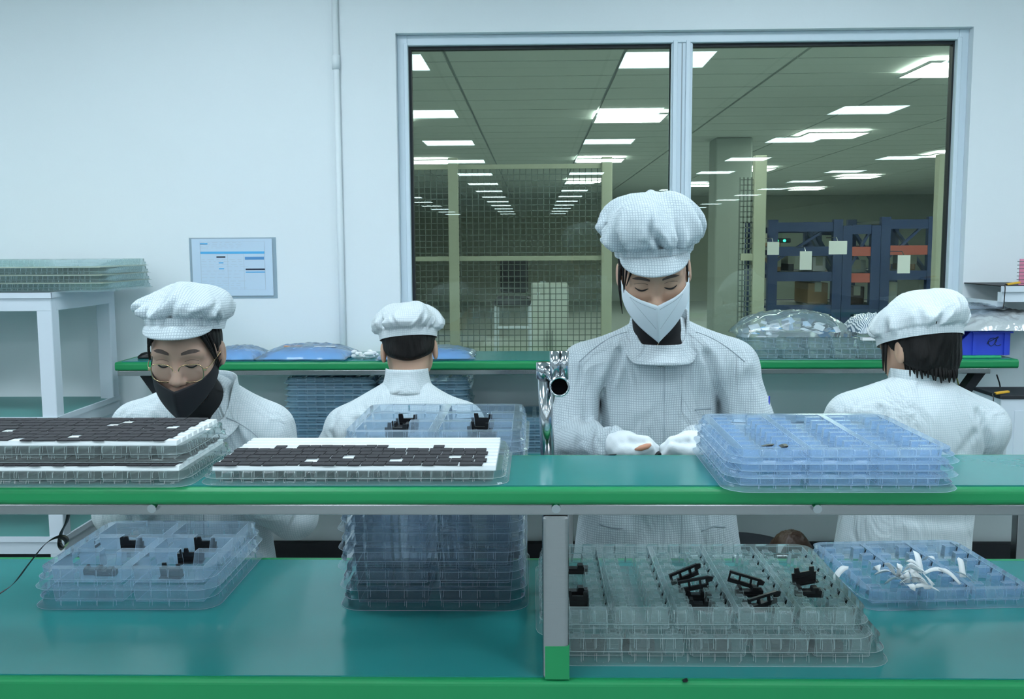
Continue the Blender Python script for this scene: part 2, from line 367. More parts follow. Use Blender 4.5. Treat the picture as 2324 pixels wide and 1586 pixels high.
for u0, u1, v0, v1 in ((0.12, 0.88, 0.055, 0.058), (0.12, 0.88, 0.87, 0.873), (0.12, 0.124, 0.055, 0.87), (0.876, 0.88, 0.055, 0.87), (0.44, 0.443, 0.27, 0.87), (0.63, 0.633, 0.27, 0.87)):
    fr.box(A.x+sw*u0, A.x+sw*u1, WY-0.0047, WY-0.0041, A.z-sh*v1, A.z-sh*v0)
obj('table_rule', fr, M_INKG, t)

# ------------------------------------------------------------------ hall beyond the window
FY0, FY1 = WY+0.12, 26.0
struct('floor_far', MB().box(-8, 14, FY0, FY1, -0.05, 0), P('floor_far_epoxy', (0.52, 0.58, 0.55), 0.4, noise=0.06, nscale=2), 'grey floor of the warehouse beyond the window')
struct('wall_far', MB().box(-8, 14, FY1, FY1+0.1, 0, CZ+0.2), M_GREYW, 'pale green end wall of the warehouse')
struct('wall_far_left', MB().box(-8.1, -8, FY0, FY1, 0, CZ+0.2), M_GREYW, 'pale green side wall of the warehouse, far from the racks')
struct('wall_far_right', MB().box(14, 14.1, FY0, FY1, 0, CZ+0.2), M_GREYW, 'pale green side wall of the warehouse behind the racks')
cf = struct('ceiling_far', MB().box(-8, 14, FY0, FY1, CZ+0.02, CZ+0.06), M_CEILG, 'suspended tile ceiling of the warehouse')
T0 = None
FL = [(0.93, 9.7), (0.95, 14.4), (0.94, 19.0), (3.06, 7.2), (3.4, 11.4), (3.6, 16.4), (3.4, 20.5), (5.9, 14.0), (6.0, 18.4), (6.1, 22.2), (-1.6, 9.7), (-1.6, 14.4), (-1.6, 5.2), (0.93, 5.2), (3.4, 4.6), (6.0, 9.7), (6.0, 5.2), (8.6, 5.2), (8.6, 9.7), (8.6, 14.4), (8.6, 19), (11, 9.7), (11, 16), (-4.1, 5.2), (-4.1, 9.7), (-4.1, 14.4), (-1.6, 19), (-4.1, 19)]  # later entries are panels added out of view to brighten the warehouse
nt_ = 0
far_rest = MB()
for j in range(34):
    for i in range(13):
        x, y = -3.6+i*1.2, 5.4+j*0.6
        near = (y < 17.0 and -2.5 < x < 8.5)
        if near and nt_ < 290:
            if T0 is None:
                T0 = obj('ceiling_tile', MB().box(x-0.588, x+0.588, y-0.288, y+0.288, CZ, CZ+0.018), M_CEILT, cf); tx0, ty0 = x, y
            else: copy_of(T0, (x-tx0, y-ty0, 0), cf)
            nt_ += 1
        else: far_rest.box(x-0.588, x+0.588, y-0.288, y+0.288, CZ, CZ+0.018)
tag(obj('ceiling_tile_field', far_rest, M_CEILT, cf), kind='stuff')
LF0 = None
for i, (x, y) in enumerate(FL):
    p = (x, y, CZ-0.03)
    if i > 11 and (y > 12 or x > 8 or x < -3): continue
    if LF0 is None:
        LF0 = panel_light(p, M_LIGHTF, 0.33, 0.3); tag(LF0, 'bright ceiling light panel in the warehouse beyond the window, some added unseen', 'ceiling light', 'ceiling lights of the warehouse')
    else: copy_tree(LF0, p)

# concrete column
cp = PY(1656, 500, 12.0)
tag(obj('concrete_column', MB().box(cp.x-0.22, cp.x+0.22, 11.8, 12.24, 0, CZ), M_COL, bevel=0.02), 'square grey column rising behind the window mullion', 'column', None, 'structure')

# wire-mesh partition
MYP = 5.6
mp_ = empty('mesh_partition', (PY(1200, 600, MYP).x, MYP, 0), 'cream framed wire mesh partition seen through the window', 'partition')
xs = [PY(px, 600, MYP).x for px in (1031, 1376, 1720, 2128)]
xl = PY(900, 600, MYP).x
ztop = PY(1200, 378, MYP).z; zmid = PY(1200, 586, MYP).z
for x, hw in zip(xs, (0.028, 0.03, 0.034, 0.026)): obj('post', MB().box(x-hw, x+hw, MYP-0.03, MYP+0.03, 0, ztop+0.05), M_CREAM, mp_, bevel=0.004)
for z in (ztop, zmid): obj('rail', MB().box(xl, xs[1]-0.03, MYP-0.012, MYP+0.012, z-0.013, z+0.013), M_CREAM, mp_)
obj('rail', MB().box(xs[2]-0.10, xs[2]-0.034, MYP-0.012, MYP+0.012, zmid-0.02, zmid+0.02), M_CREAM, mp_)
ms = MB(); st = 0.034
x = xl
while x < xs[1]-0.03: ms.box(x-0.0022, x+0.0022, MYP-0.003, MYP+0.003, 0.6, ztop-0.013); x += st
z = 0.62
while z < ztop-0.02: ms.box(xl, xs[1]-0.03, MYP-0.003, MYP+0.003, z-0.0022, z+0.0022); z += st
tag(obj('wire_mesh', ms, M_WIRE, mp_), kind='stuff')
ms = MB(); x = xs[2]-0.11
while x < xs[2]-0.03: ms.box(x-0.004, x+0.004, MYP-0.003, MYP+0.003, 0.8, zmid+0.45); x += 0.022
z = 0.82
while z < zmid+0.45: ms.box(xs[2]-0.11, xs[2]-0.034, MYP-0.003, MYP+0.003, z-0.003, z+0.003); z += 0.03
tag(obj('wire_mesh', ms, M_WIRE, mp_), kind='stuff')

# blue pallet racks with boxes
RY = 8.5
def R_(px, py, Y=RY): return PY(px, py, Y)
def rack(pxl, pxr, ytop, beams, label, redbeams=(), Y=RY, depth=0.9):
    a, b = R_(pxl, 600, Y), R_(pxr, 600, Y); zt = R_(pxl, ytop, Y).z
    r = empty('pallet_rack', ((a.x+b.x)/2, Y, 0), label, 'rack')
    for x in (a.x, b.x):
        for y in (Y, Y+depth): obj('upright', MB().box(x-0.04, x+0.04, y-0.03, y+0.03, 0, zt+0.03), M_BLUERACK, r)
        obj('brace', MB().bar((x, Y, zt-0.5), (x, Y+depth, zt-0.05), 0.03, 0.03), M_BLUERACK, r)
        obj('brace', MB().bar((x, Y, 0.3), (x, Y+depth, zt-0.6), 0.03, 0.03), M_BLUERACK, r)
    w_ = b.x-a.x
    obj('brace', MB().bar((a.x+0.04, Y+0.02, zt-0.32), (b.x-0.04, Y+0.02, zt-0.02), 0.02, 0.035, (0, 1, 0)), M_BLUERACK, r)
    for i, py in enumerate(beams):
        z = R_(pxl, py, Y).z
        mm = M_RED if i in redbeams else M_BLUERACK
        for y in (Y, Y+depth): obj('beam', MB().box(a.x+0.04, b.x-0.04, y-0.02, y+0.02, z-0.05, z+0.03), mm, r)
        obj('deck', MB().box(a.x+0.04, b.x-0.04, Y+0.03, Y+depth-0.03, z+0.0, z+0.025), M_WIRE, r)
    return r
rack(1752, 1898, 507, (513, 568, 625, 700), 'blue pallet rack nearest the grey column beyond the window')
rack(1920, 1984, 520, (518, 568, 628, 700), 'blue pallet rack with red beams in the middle of the row', (1, 2))
rack(2006, 2112, 500, (506, 565, 622, 700), 'blue pallet rack at the far end of the row by the cream post', (1,))
def crate(px0, px1, py0, py1, lab, mat=None, Y=RY+0.15, dep=0.45):
    Y = RY+0.15; a, b = R_(px0, py0, Y), R_(px1, py1, RY); x0, x1, z1, z0 = a.x, b.x, a.z, b.z+0.032
    r = obj('carton', MB().box(x0, x1, Y, Y+dep, z0, z1), mat or M_CARD, bevel=0.008); tag(r, lab, 'box', 'cartons on the blue racks')
    obj('tape', MB().box((x0+x1)/2-0.03, (x0+x1)/2+0.03, Y-0.003, Y+dep, z1-0.08, z1+0.002), M_CREAM, r)
    return r
crate(1757, 1782, 585, 625, 'small brown carton on the rack beside the cream mesh post')
crate(1790, 1812, 578, 625, 'dark carton behind the hanging white card', M_DARK)
crate(1834, 1890, 642, 700, 'wide brown carton low on the rack nearest the column')
crate(1845, 1885, 582, 625, 'white carton on the middle level of the nearest rack', M_PAPER)
crate(1926, 1978, 590, 628, 'grey carton on the middle level between red beams', M_COL)
crate(1928, 1974, 650, 700, 'dark brown carton at the bottom of the red-beam rack', M_BROWN)
crate(2014, 2036, 578, 622, 'pinkish carton beside a hanging white card', P('pink_card', (0.45, 0.30, 0.24), 0.8), 8.45)
crate(2068, 2092, 578, 622, 'brown carton at the far end of the racks', None, 8.45)
crate(2014, 2050, 640, 700, 'grey-green carton at the bottom of the last rack', M_COL, 8.45)
crate(1762, 1782, 530, 568, 'small brown carton on the top level near the green lights', None)
for px0, px1, py0, py1, lab in ((1742, 1768, 549, 578, 'white paper card hanging lowest on the cream mesh post'), (1816, 1842, 570, 612, 'tall white card hung on the blue rack upright'),
        (1882, 1922, 547, 577, 'wide white card hung between two blue racks'), (2038, 2065, 579, 620, 'tall white card hung at the last blue rack')):
    a, b = R_(px0, py0, 8.15), R_(px1, py1, 8.15)
    q = obj('paper_card', MB().box(a.x, b.x, 8.15, 8.162, b.z, a.z), M_PAPER); tag(q, lab, 'card', 'white cards on the racks')
    obj('hook', MB().tube([((a.x+b.x)/2, 8.156, a.z-0.005), ((a.x+b.x)/2, 8.2, a.z+0.03), ((a.x+b.x)/2, RY-0.02, a.z+0.03)], 0.004, 6), M_STEEL, q)
g_ = R_(1763, 546, RY+0.12); g2 = R_(1780, 546, RY+0.12)
t = tag(obj('charger_unit', MB().box(g_.x-0.06, g2.x+0.06, RY+0.12, RY+0.14, g_.z-0.02, g_.z+0.02), M_DARK, bevel=0.01), 'dark device with two green lamps on the blue rack', 'device')
for q in (g_, g2): obj('lamp', MB().tube([(q.x, RY+0.12, q.z), (q.x, RY+0.105, q.z)], 0.012, 10), M_LEDG, t)

# chair and cabinet deep in the left pane
a = PY(1165, 690, 6.6)
ch = empty('office_chair', (a.x, 6.6, 0), 'dark backed chair with white frame behind the wire mesh', 'chair')
zs = PY(1165, 672, 6.6).z
obj('backrest', MB().box(a.x-0.09, a.x+0.10, 6.66, 6.70, zs+0.02, PY(1165, 590, 6.6).z), M_DARK, ch, bevel=0.015)
obj('seat', MB().box(a.x-0.12, a.x+0.12, 6.38, 6.66, zs-0.06, zs), M_DARK, ch, bevel=0.02)
for sx in (-1, 1):
    for sy in (6.42, 6.64): obj('leg', MB().tube([(a.x+sx*0.11, sy, zs-0.05), (a.x+sx*0.13, sy, 0)], 0.013, 8), M_WRACK, ch)
obj('stretcher', MB().tube([(a.x-0.12, 6.42, zs-0.2), (a.x+0.12, 6.42, zs-0.2)], 0.012, 8), M_WRACK, ch)
a, b = PY(1205, 645, 7.2), PY(1290, 770, 7.2)
cb = empty('white_cabinet', ((a.x+b.x)/2, 7.2, 0), 'pale low cabinet behind the wire mesh partition', 'cabinet')
obj('body', MB().box(a.x, b.x, 7.2, 7.7, 0, a.z), M_CEILT, cb, bevel=0.01)
for i in range(2):
    x0 = a.x+(b.x-a.x)*i/2
    d_ = obj('door', MB().box(x0+0.008, x0+(b.x-a.x)/2-0.008, 7.18, 7.2, 0.08, a.z-0.03), M_CEILT, cb, bevel=0.004)
    obj('handle', MB().box(x0+(b.x-a.x)*(0.42 if i == 0 else 0.06), x0+(b.x-a.x)*(0.44 if i == 0 else 0.08), 7.165, 7.18, 0.7, 0.85), M_STEEL, d_)

# ------------------------------------------------------------------ benches
BX0, BX1, BY0, BY1, BZ = -2.3, 2.3, 1.548, 2.198, 0.75
SY0, SY1, SZ = 1.545, 1.806, 1.079
def board(name, x0, x1, y0, y1, z, th, parent, fs=0.03, rs=0.028):
    """rounded green board with a teal mat laid between its green edge strips"""
    r = min(th/2, 0.009); prof = []
    for k in range(10): a_ = math.pi/2+math.pi/2*(k % 5)/4+(math.pi/2 if k > 4 else 0); prof.append((y0+r+r*math.cos(a_), (z-r if k < 5 else z-th+r)+r*math.sin(a_)))
    for k in range(10): a_ = -math.pi/2+math.pi/2*(k % 5)/4+(math.pi/2 if k > 4 else 0); prof.append((y1-r+r*math.cos(a_), (z-th+r if k < 5 else z-r)+r*math.sin(a_)))
    n = len(prof); V = [(x0, y, zz) for y, zz in prof]+[(x1, y, zz) for y, zz in prof]
    F = [tuple(range(n))[::-1], tuple(range(n, 2*n))]+[(i, (i+1) % n, (i+1) % n+n, i+n) for i in range(n)]
    b = obj(name, (V, F), M_GREEN, parent)
    obj('mat', MB().box(x0+0.02, x1-0.02, y0+fs, y1-rs, z-0.001, z+0.0022), M_MAT, b)
    return b
fb = empty('workbench', (0, 1.87, 0), 'green-edged workbench with teal mat nearest the camera', 'bench')
board('worktop', BX0, BX1, BY0, BY1, BZ, 0.044, fb, 0.014)
obj('apron', MB().box(BX0+0.05, BX1-0.05, BY0+0.02, BY0+0.05, BZ-0.09, BZ-0.044), M_STEEL, fb)
obj('apron', MB().box(BX0+0.05, BX1-0.05, BY1-0.05, BY1-0.02, BZ-0.09, BZ-0.044), M_STEEL, fb)
for x in (BX0+0.1, 0.02, BX1-0.1):
    for y in (BY0+0.04, BY1-0.04): obj('leg', MB().box(x-0.02, x+0.02, y-0.02, y+0.02, 0, BZ-0.09), M_STEEL, fb, bevel=0.003)
# upper shelf on steel posts
us = empty('bench_shelf', (0, 1.68, BZ), 'green-edged upper shelf on steel posts across the workbench', 'shelf')
board('shelf_board', BX0, BX1, SY0, SY1, SZ, 0.029, us, 0.012, 0.022)
obj('front_rail', MB().box(BX0, BX1, SY0+0.008, SY0+0.043, SZ-0.047, SZ-0.029), M_STEEL, us, bevel=0.002)
obj('rear_rail', MB().box(BX0, BX1, SY1-0.05, SY1-0.015, SZ-0.047, SZ-0.029), M_STEEL, us, bevel=0.002)
pl_, pr_ = PY(1231, 1300, SY0+0.01).x, PY(1291, 1300, SY0+0.01).x
for dx in (-1.5, 0, 1.5):
    po = obj('post', MB().box(pl_+dx, pr_+dx, SY0+0.006, SY0+0.044, BZ+0.0024, SZ-0.047), M_STEEL, us, bevel=0.006)
    obj('foot_tape', MB().box(pl_+dx+0.004, pr_+dx+0.0008, SY0+0.0052, SY0+0.02, BZ+0.0024, PY(1262, 1470, SY0).z), M_GREEN, po)
    if dx: obj('rear_post', MB().box(pl_+dx, pr_+dx, SY1-0.05, SY1-0.012, BZ+0.0024, SZ-0.047), M_STEEL, us, bevel=0.006)
for px in (345, 1262, 1855):
    x = PY(px, 1155, SY0).x
    obj('bolt', MB().tube([(x, SY0+0.009, SZ-0.033), (x, SY0-0.002, SZ-0.034)], 0.0075, 10), M_CHROME, us)
# rear bench with its own shelf
rb = empty('rear_bench', (0.1, 3.35, 0), 'second green-edged bench against the wall below the window', 'bench')
RX0, RX1 = PZ(255, 824, SZ).x, PY(2311, 815, 3.31).x
RS0, RS1 = 3.305, 3.625
board('worktop', RX0+0.05, RX1+0.45, 3.02, RS1, BZ, 0.035, rb)
for x in (RX0+0.15, 0.1, RX1-0.08):
    for y in (3.08, 3.58): obj('leg', MB().box(x-0.02, x+0.02, y-0.02, y+0.02, 0, BZ-0.035), M_STEEL, rb, bevel=0.003)
rs_ = empty('rear_shelf', (0.1, 3.46, BZ), 'green-edged shelf of the wall bench, below the window', 'shelf')
board('shelf_board', RX0, RX1, RS0, RS1, SZ, 0.03, rs_, 0.012, 0.01)
obj('front_rail', MB().box(RX0+0.005, RX1-0.09, RS0+0.006, RS0+0.04, SZ-0.048, SZ-0.03), M_STEEL, rs_, bevel=0.002)
for x, s in ((RX0+0.10, 1), (RX1-0.12, -1)):
    obj('diagonal_bracket', MB().bar((x-s*0.045, RS0+0.1, SZ-0.03), (x+s*0.1, RS0+0.1, SZ-0.245), 0.03, 0.05, (0, 1, 0)), M_DARK, rs_)
    obj('post', MB().box(x+s*0.06-0.018, x+s*0.06+0.018, RS1-0.05, RS1-0.015, BZ+0.0024, SZ-0.03), M_STEEL, rs_)

# chrome lean-pipe clamp standing behind the shelf
pv0, pv1 = PY(1236, 835, 1.87), PY(1243, 1030, 1.87)
lp = empty('chrome_pipe_stand', (pv1.x, 1.87, SZ-0.06), 'chrome pipe upright with open clamp joint behind the shelf', 'pipe')
obj('upright', MB().tube([(pv1.x+0.001, 1.87, SZ-0.06), (pv0.x, 1.87, pv0.z)], 0.0138, 20), M_CHROME, lp, smooth=True)
obj('clamp_bracket', MB().box(pv1.x-0.02, pv1.x+0.022, 1.7915, 1.858, SZ-0.0465, SZ-0.0295), M_CHROME, lp)
zj = PY(1233, 822, 1.87).z
jt = obj('joint', MB().tube([(pv0.x, 1.87, PY(1233, 858, 1.87).z), (pv0.x, 1.87, zj)], 0.0165, 20), M_CHROME, lp, smooth=True)
hp = PY(1270, 878, 1.80)
obj('arm', MB().tube([(pv0.x+0.006, 1.868, zj-0.014), (hp.x-0.004, 1.83, hp.z+0.012)], 0.0135, 18), M_CHROME, lp, smooth=True)
cl = obj('clamp_tube', MB().tube([(hp.x, 1.87, hp.z), (hp.x, 1.80, hp.z)], 0.0175, 24, cap=False), M_CHROME, lp, smooth=True, solid=0.003)
obj('hollow_shade', MB().tube([(hp.x, 1.868, hp.z), (hp.x, 1.812, hp.z)], 0.0148, 24), M_DARKIN, cl)  # black plug paints the shade inside the open tube
zt_ = PY(1268, 797, 1.82).z
for dx, rr in ((-0.0075, 0.0105), (0.0095, 0.0085)):
    obj('clamp_half', MB().tube([(hp.x+dx, 1.825, hp.z+0.012), (hp.x+dx, 1.825, zt_)], rr, 18), M_CHROME, lp, smooth=True)
# ------------------------------------------------------------------ blister trays
def tray_mesh(W, D, H, rects, zf=0.003, r=0.03, ribs=10, rib_in=0.004, flange=0.006, taper=0.10, step=0.5, flip=0, edge=0.00034):
    """thermoformed tray: stepped top surface with pockets, ribbed skirt with a waist lip and a base flange. origin: centre of base"""
    def cuts(L, idx):
        c = {-L/2, L/2, -L/2+r, L/2-r, -L/2+0.41*r, L/2-0.41*r}
        for q in rects:
            for v in (q[idx], q[idx+1]): c.add(v)
        n = max(2, int(round(ribs*L/max(W, D)))); p = (L-2*r)/n
        for k in range(n):
            for f in (0.22, 0.28, 0.72, 0.78): c.add(-L/2+r+p*(k+f))
        o = []
        for v in sorted(c):
            if -L/2-1e-6 <= v <= L/2+1e-6 and (not o or v-o[-1] > 0.0012): o.append(v)
        o[0] = -L/2; o[-1] = L/2
        return o, p
    xs, px = cuts(W, 0); ys, py = cuts(D, 2); nx, ny = len(xs), len(ys)
    xc = [(xs[i]+xs[i+1])/2 for i in range(nx-1)]; yc = [(ys[j]+ys[j+1])/2 for j in range(ny-1)]
    Z = np.full((nx-1, ny-1), H)
    for x0, x1, y0, y1, z in rects:
        for i in range(nx-1):
            if x0 < xc[i] < x1:
                for j in range(ny-1):
                    if y0 < yc[j] < y1: Z[i, j] = z
    V = []; F = []; key = {}; ED = []; VE = {}
    def corner(x, y):
        """boundary points near a corner go onto its arc"""
        ax, ay = abs(x), abs(y); hx, hy = W/2, D/2
        onx, ony = ax > hx-1e-6, ay > hy-1e-6
        if (onx and ay > hy-r+1e-6) or (ony and ax > hx-r+1e-6):
            if onx and ony: a = 45
            elif onx: a = 45*(ay-(hy-r))/r
            else: a = 90-45*(ax-(hx-r))/r
            a = math.radians(a); return math.copysign(hx-r+r*math.cos(a), x), math.copysign(hy-r+r*math.sin(a), y)
        return x, y
    def vid(i, j, z):
        k = (i, j, round(z, 5))
        if k in key: return key[k]
        x, y = corner(xs[i], ys[j]); sx = sy = 0.0; top = z; n = 0
        for a in (i-1, i):
            for b in (j-1, j):
                if 0 <= a < nx-1 and 0 <= b < ny-1:
                    top = max(top, Z[a, b])
                    if abs(Z[a, b]-z) < 1e-6: sx += 1 if a == i else -1; sy += 1 if b == j else -1; n += 1
        if top > z+1e-6 and n:
            d = taper*(top-z)
            x += d*(0 if abs(sx) < 0.5 else math.copysign(1, sx)); y += d*(0 if abs(sy) < 0.5 else math.copysign(1, sy))
        key[k] = len(V); V.append((x, y, z)); return key[k]
    for i in range(nx-1):
        for j in range(ny-1):
            z = Z[i, j]; F.append((vid(i, j, z), vid(i+1, j, z), vid(i+1, j+1, z), vid(i, j+1, z)))
            for ax_, (p, q) in enumerate((((i+1, j), (i+1, j+1)), ((i+1, j+1), (i, j+1)))):
                a, b = (i+1, j) if ax_ == 0 else (i, j+1)
                if a < nx-1 and b < ny-1 and abs(Z[a, b]-z) > 1e-6:
                    z2 = Z[a, b]; w4 = (vid(*p, z), vid(*q, z), vid(*q, z2), vid(*p, z2)); F.append(w4)
                    ED.append((w4[0], w4[1])); ED.append((w4[2], w4[3]))
                    for e in ((w4[1], w4[2]), (w4[0], w4[3])): VE.setdefault(tuple(sorted(e)), set()).add(ax_)
    ED += [e for e, s_ in VE.items() if len(s_) == 2]
    ring = [(i, 0) for i in range(nx-1)]+[(nx-1, j) for j in range(ny-1)]+[(i, ny-1) for i in range(nx-1, 0, -1)]+[(0, j) for j in range(ny-1, 0, -1)]
    def nrm(i, j):
        x, y = corner(xs[i], ys[j]); hx, hy = W/2, D/2
        if abs(x) > hx-r+1e-6 and abs(y) > hy-r+1e-6:
            v = (abs(x)-(hx-r), abs(y)-(hy-r)); l = math.hypot(*v) or 1; return math.copysign(v[0]/l, x), math.copysign(v[1]/l, y)
        if j == 0: return 0, -1
        if j == ny-1: return 0, 1
        return (-1, 0) if i == 0 else (1, 0)
    def inrib(i, j):
        if j in (0, ny-1): x, L, p = xs[i], W, px
        else: x, L, p = ys[j], D, py
        if abs(x) > L/2-r: return False
        f = ((x+L/2-r)/p) % 1.0
        return 0.25 < f < 0.75
    levels = [(H, 0.0, 0), (H*0.90, 0.0035, 1), (H*(step+0.08), 0.0045, 1), (H*(step), 0.0065, 0), (H*(step-0.06), 0.0055, 0), (H*(step-0.12), 0.0055, 2), (0.005, 0.007, 2), (0.003, 0.0075, 0), (0.0005, 0.0075+flange, 0)]
    prev = [vid(i, j, H) for i, j in ring]
    for z, out, rib in levels[1:]:
        cur = []
        for (i, j) in ring:
            x, y = corner(xs[i], ys[j]); n = nrm(i, j); o = out
            ir = inrib(i, j)
            if (rib == 1 and ir == bool(flip)) or (rib == 2 and ir != bool(flip)): o -= rib_in
            cur.append(len(V)); V.append((x+n[0]*o, y+n[1]*o, z))
        m = len(ring)
        for k in range(m):
            F.append((prev[k], cur[k], cur[(k+1) % m], prev[(k+1) % m]))
            if abs(out-0.0045) > 1e-6 or inrib(*ring[k]) == inrib(*ring[(k+1) % m]):
                if z in (levels[3][0], levels[8][0]): ED.append((cur[k], cur[(k+1) % m]))
            if rib and inrib(*ring[k]) != inrib(*ring[(k+1) % m]):
                for q in (k, (k+1) % m): ED.append((prev[q], cur[q]))
        prev = cur
    nm = len(F)
    for a, b in ED:                      # a slim pale bead along each fold paints its edge highlight
        A_, B2 = Vector(V[a]), Vector(V[b]); d = B2-A_
        if d.length < 2e-4: continue
        d.normalize(); x = d.orthogonal().normalized()*edge; y = d.cross(x).normalized()*edge; n0 = len(V)
        V += [tuple(A_+x), tuple(A_+y), tuple(A_-x), tuple(A_-y), tuple(B2+x), tuple(B2+y), tuple(B2-x), tuple(B2-y)]
        F += [(n0+k, n0+(k+1) % 4, n0+4+(k+1) % 4, n0+4+k) for k in range(4)]
    return V, F, nm

def mkmesh(name, V, F, mat, nm=None, emat=None):
    me = bpy.data.meshes.new(name); me.from_pydata(V, [], F); me.update(); me.materials.append(mat)
    if nm is not None:
        me.materials.append(emat or M_EDGE); me.polygons.foreach_set('material_index', [0]*nm+[1]*(len(F)-nm))
    return me
def tmesh(name, mat, emat, *a, **k):
    V, F, nm = tray_mesh(*a, **k); return mkmesh(name, V, F, mat, nm, emat)
def tray(mesh, loc, rz=0.0, label=None, group=None, name='blister_tray', cat='tray'):
    o = bpy.data.objects.new(name, mesh); C.objects.link(o); o.location = loc; o.rotation_euler = (0, 0, rz); o['_b'] = list(loc)
    return tag(o, label, cat, group)
def pocketsA(W, D, H, rows=3):
    """two columns of rooms joined by a centre channel"""
    R = []; e = 0.02; cw = (W-3*e)/2
    for c in range(2):
        x0 = -W/2+e+c*(cw+e); x1 = x0+cw; R.append((x0, x1, -D/2+e, D/2-e, 0.004))
        rh = (D-2*e)/rows
        for k in range(1, rows):
            y = -D/2+e+k*rh
            R.append((x0, x0+cw*0.40, y-0.013, y+0.013, H)); R.append((x1-cw*0.34, x1, y-0.013, y+0.013, H))
    return R
def pocketsB(W, D, H, cols, rows, e=0.016, wall=0.010, bw=0.30, bt=0.34, bh=0.85, zf=0.004, step=False):
    R = []; cw = (W-2*e-wall*(cols-1))/cols; rh = (D-2*e)/rows
    for c in range(cols):
        x0 = -W/2+e+c*(cw+wall); x1 = x0+cw; R.append((x0, x1, -D/2+e, D/2-e, zf))
        for k in range(rows):
            y0 = -D/2+e+k*rh; ya, yb = y0+rh*(1-bt)/2, y0+rh*(1+bt)/2
            for xa, xb in ((x0+cw*0.04, x0+cw*(0.04+bw)), (x1-cw*(0.04+bw), x1-cw*0.04)):
                R.append((xa, xb, ya, yb, H*bh))
                if step: R.append((xa+(xb-xa)*0.28, xa+(xb-xa)*0.72, ya, yb, H*bh+0.004))
    return R
mesh_A = tmesh('tray_six_room', M_TBLUE, M_EDGE, 0.352, 0.345, 0.0394, pocketsA(0.352, 0.345, 0.0394), ribs=4.5, rib_in=0.005)
mesh_A2 = tmesh('tray_six_room_b', M_TBLUE, M_EDGE, 0.352, 0.345, 0.0394, pocketsA(0.352, 0.345, 0.0394), ribs=4.5, rib_in=0.005, flip=1)
# pair of blue trays at the near end of the bench
c1 = PZ(75, 1381, BZ); T1x, T1y = -1.005+0.176, 1.868+0.1725
Zm = BZ+0.0025
tray(mesh_A2, (T1x, T1y, Zm), 0, 'lower of two nested clear blue six-room trays holding black clips', 'pair of blue trays at the bench end')
tray(mesh_A, (T1x, T1y, Zm+0.040), 0, 'upper of two nested clear blue six-room trays holding black clips', 'pair of blue trays at the bench end')
# tall smoky stack in the middle, one bluish open tray on top
mesh_S = tmesh('tray_smoky', M_TSTACK, M_EDGES, 0.352, 0.36, 0.0388, pocketsA(0.352, 0.36, 0.0388), ribs=4.5, rib_in=0.006)
mesh_S2 = tmesh('tray_smoky_b', M_TSTACK, M_EDGES, 0.352, 0.36, 0.0388, pocketsA(0.352, 0.36, 0.0388), ribs=4.5, rib_in=0.006, flip=1)
T2x, T2y = -0.392+0.184, 1.862+0.187
NS, PITCH = 8, 0.0395
for k in range(NS):
    tray(mesh_S if k % 2 else mesh_S2, (T2x+random.uniform(-0.003, 0.003), T2y+random.uniform(-0.003, 0.003), Zm+k*PITCH), random.uniform(-0.01, 0.01),
         ORD[k]+' tray counted up from the bench in the tall smoky stack', 'trays of the tall stack')
T2z = Zm+NS*PITCH
tray(mesh_A, (T2x+0.004, T2y+0.004, T2z), 0.0, 'open blue six-room tray topping the tall stack behind the shelf', 'trays of the tall stack')
# clear many-pocket trays near the post
W3, D3, H3 = 0.560, 0.375, 0.0452
mesh_C = tmesh('tray_many_pocket', M_TCLEAR, M_EDGEG, W3, D3, H3, pocketsB(W3, D3, H3, 5, 8, bw=0.27, bt=0.42, bh=0.84, step=True), ribs=11, rib_in=0.005)
a = PZ(1225, 1515, BZ)
T3x, T3y = 0.012+W3/2, 1.612+D3/2
tray(mesh_C, (T3x+0.026, T3y+0.004, Zm), 0.0, 'lower clear many-pocket tray behind the steel post', 'clear trays beside the post')
tray(mesh_C, (T3x, T3y+0.012, Zm+0.046), 0.004, 'upper clear many-pocket tray with scattered black clips beside the post', 'clear trays beside the post')
T3z = Zm+0.046
# blue tray with paper strips
W4, D4, H4 = 0.340, 0.325, 0.034
mesh_D = tmesh('tray_blue_flat', M_TBLUE2, M_EDGE, W4, D4, H4, pocketsB(W4, D4, H4, 3, 6, bw=0.24, bt=0.30, bh=0.97), ribs=7, rib_in=0.006)
T4 = Vector((0.812, 1.884+D4/2, Zm))
tray(mesh_D, T4, math.radians(4.0), 'blue many-pocket tray filled with curled white paper strips', 'blue trays with many pockets')
# blue stack on the upper shelf
W5, D5, H5 = 0.350, 0.335, 0.0213
mesh_E = tmesh('tray_blue_fine', M_TBLUE2, M_EDGE, W5, D5, H5, pocketsB(W5, D5, H5, 3, 8, bw=0.26, bt=0.22, bh=0.98, wall=0.012), ribs=6, rib_in=0.004)
T5x, T5y = 0.312+W5/2, 1.520+D5/2
SZm = SZ+0.0025
for k in range(3):
    tray(mesh_E, (T5x+0.002*k, T5y+0.002*k, SZm+k*0.022), 0.0, ('lowest', 'middle', 'topmost')[k]+' of three nested blue trays at the shelf edge beside gloved hands', 'blue trays on the shelf')
T5z = SZm+0.044

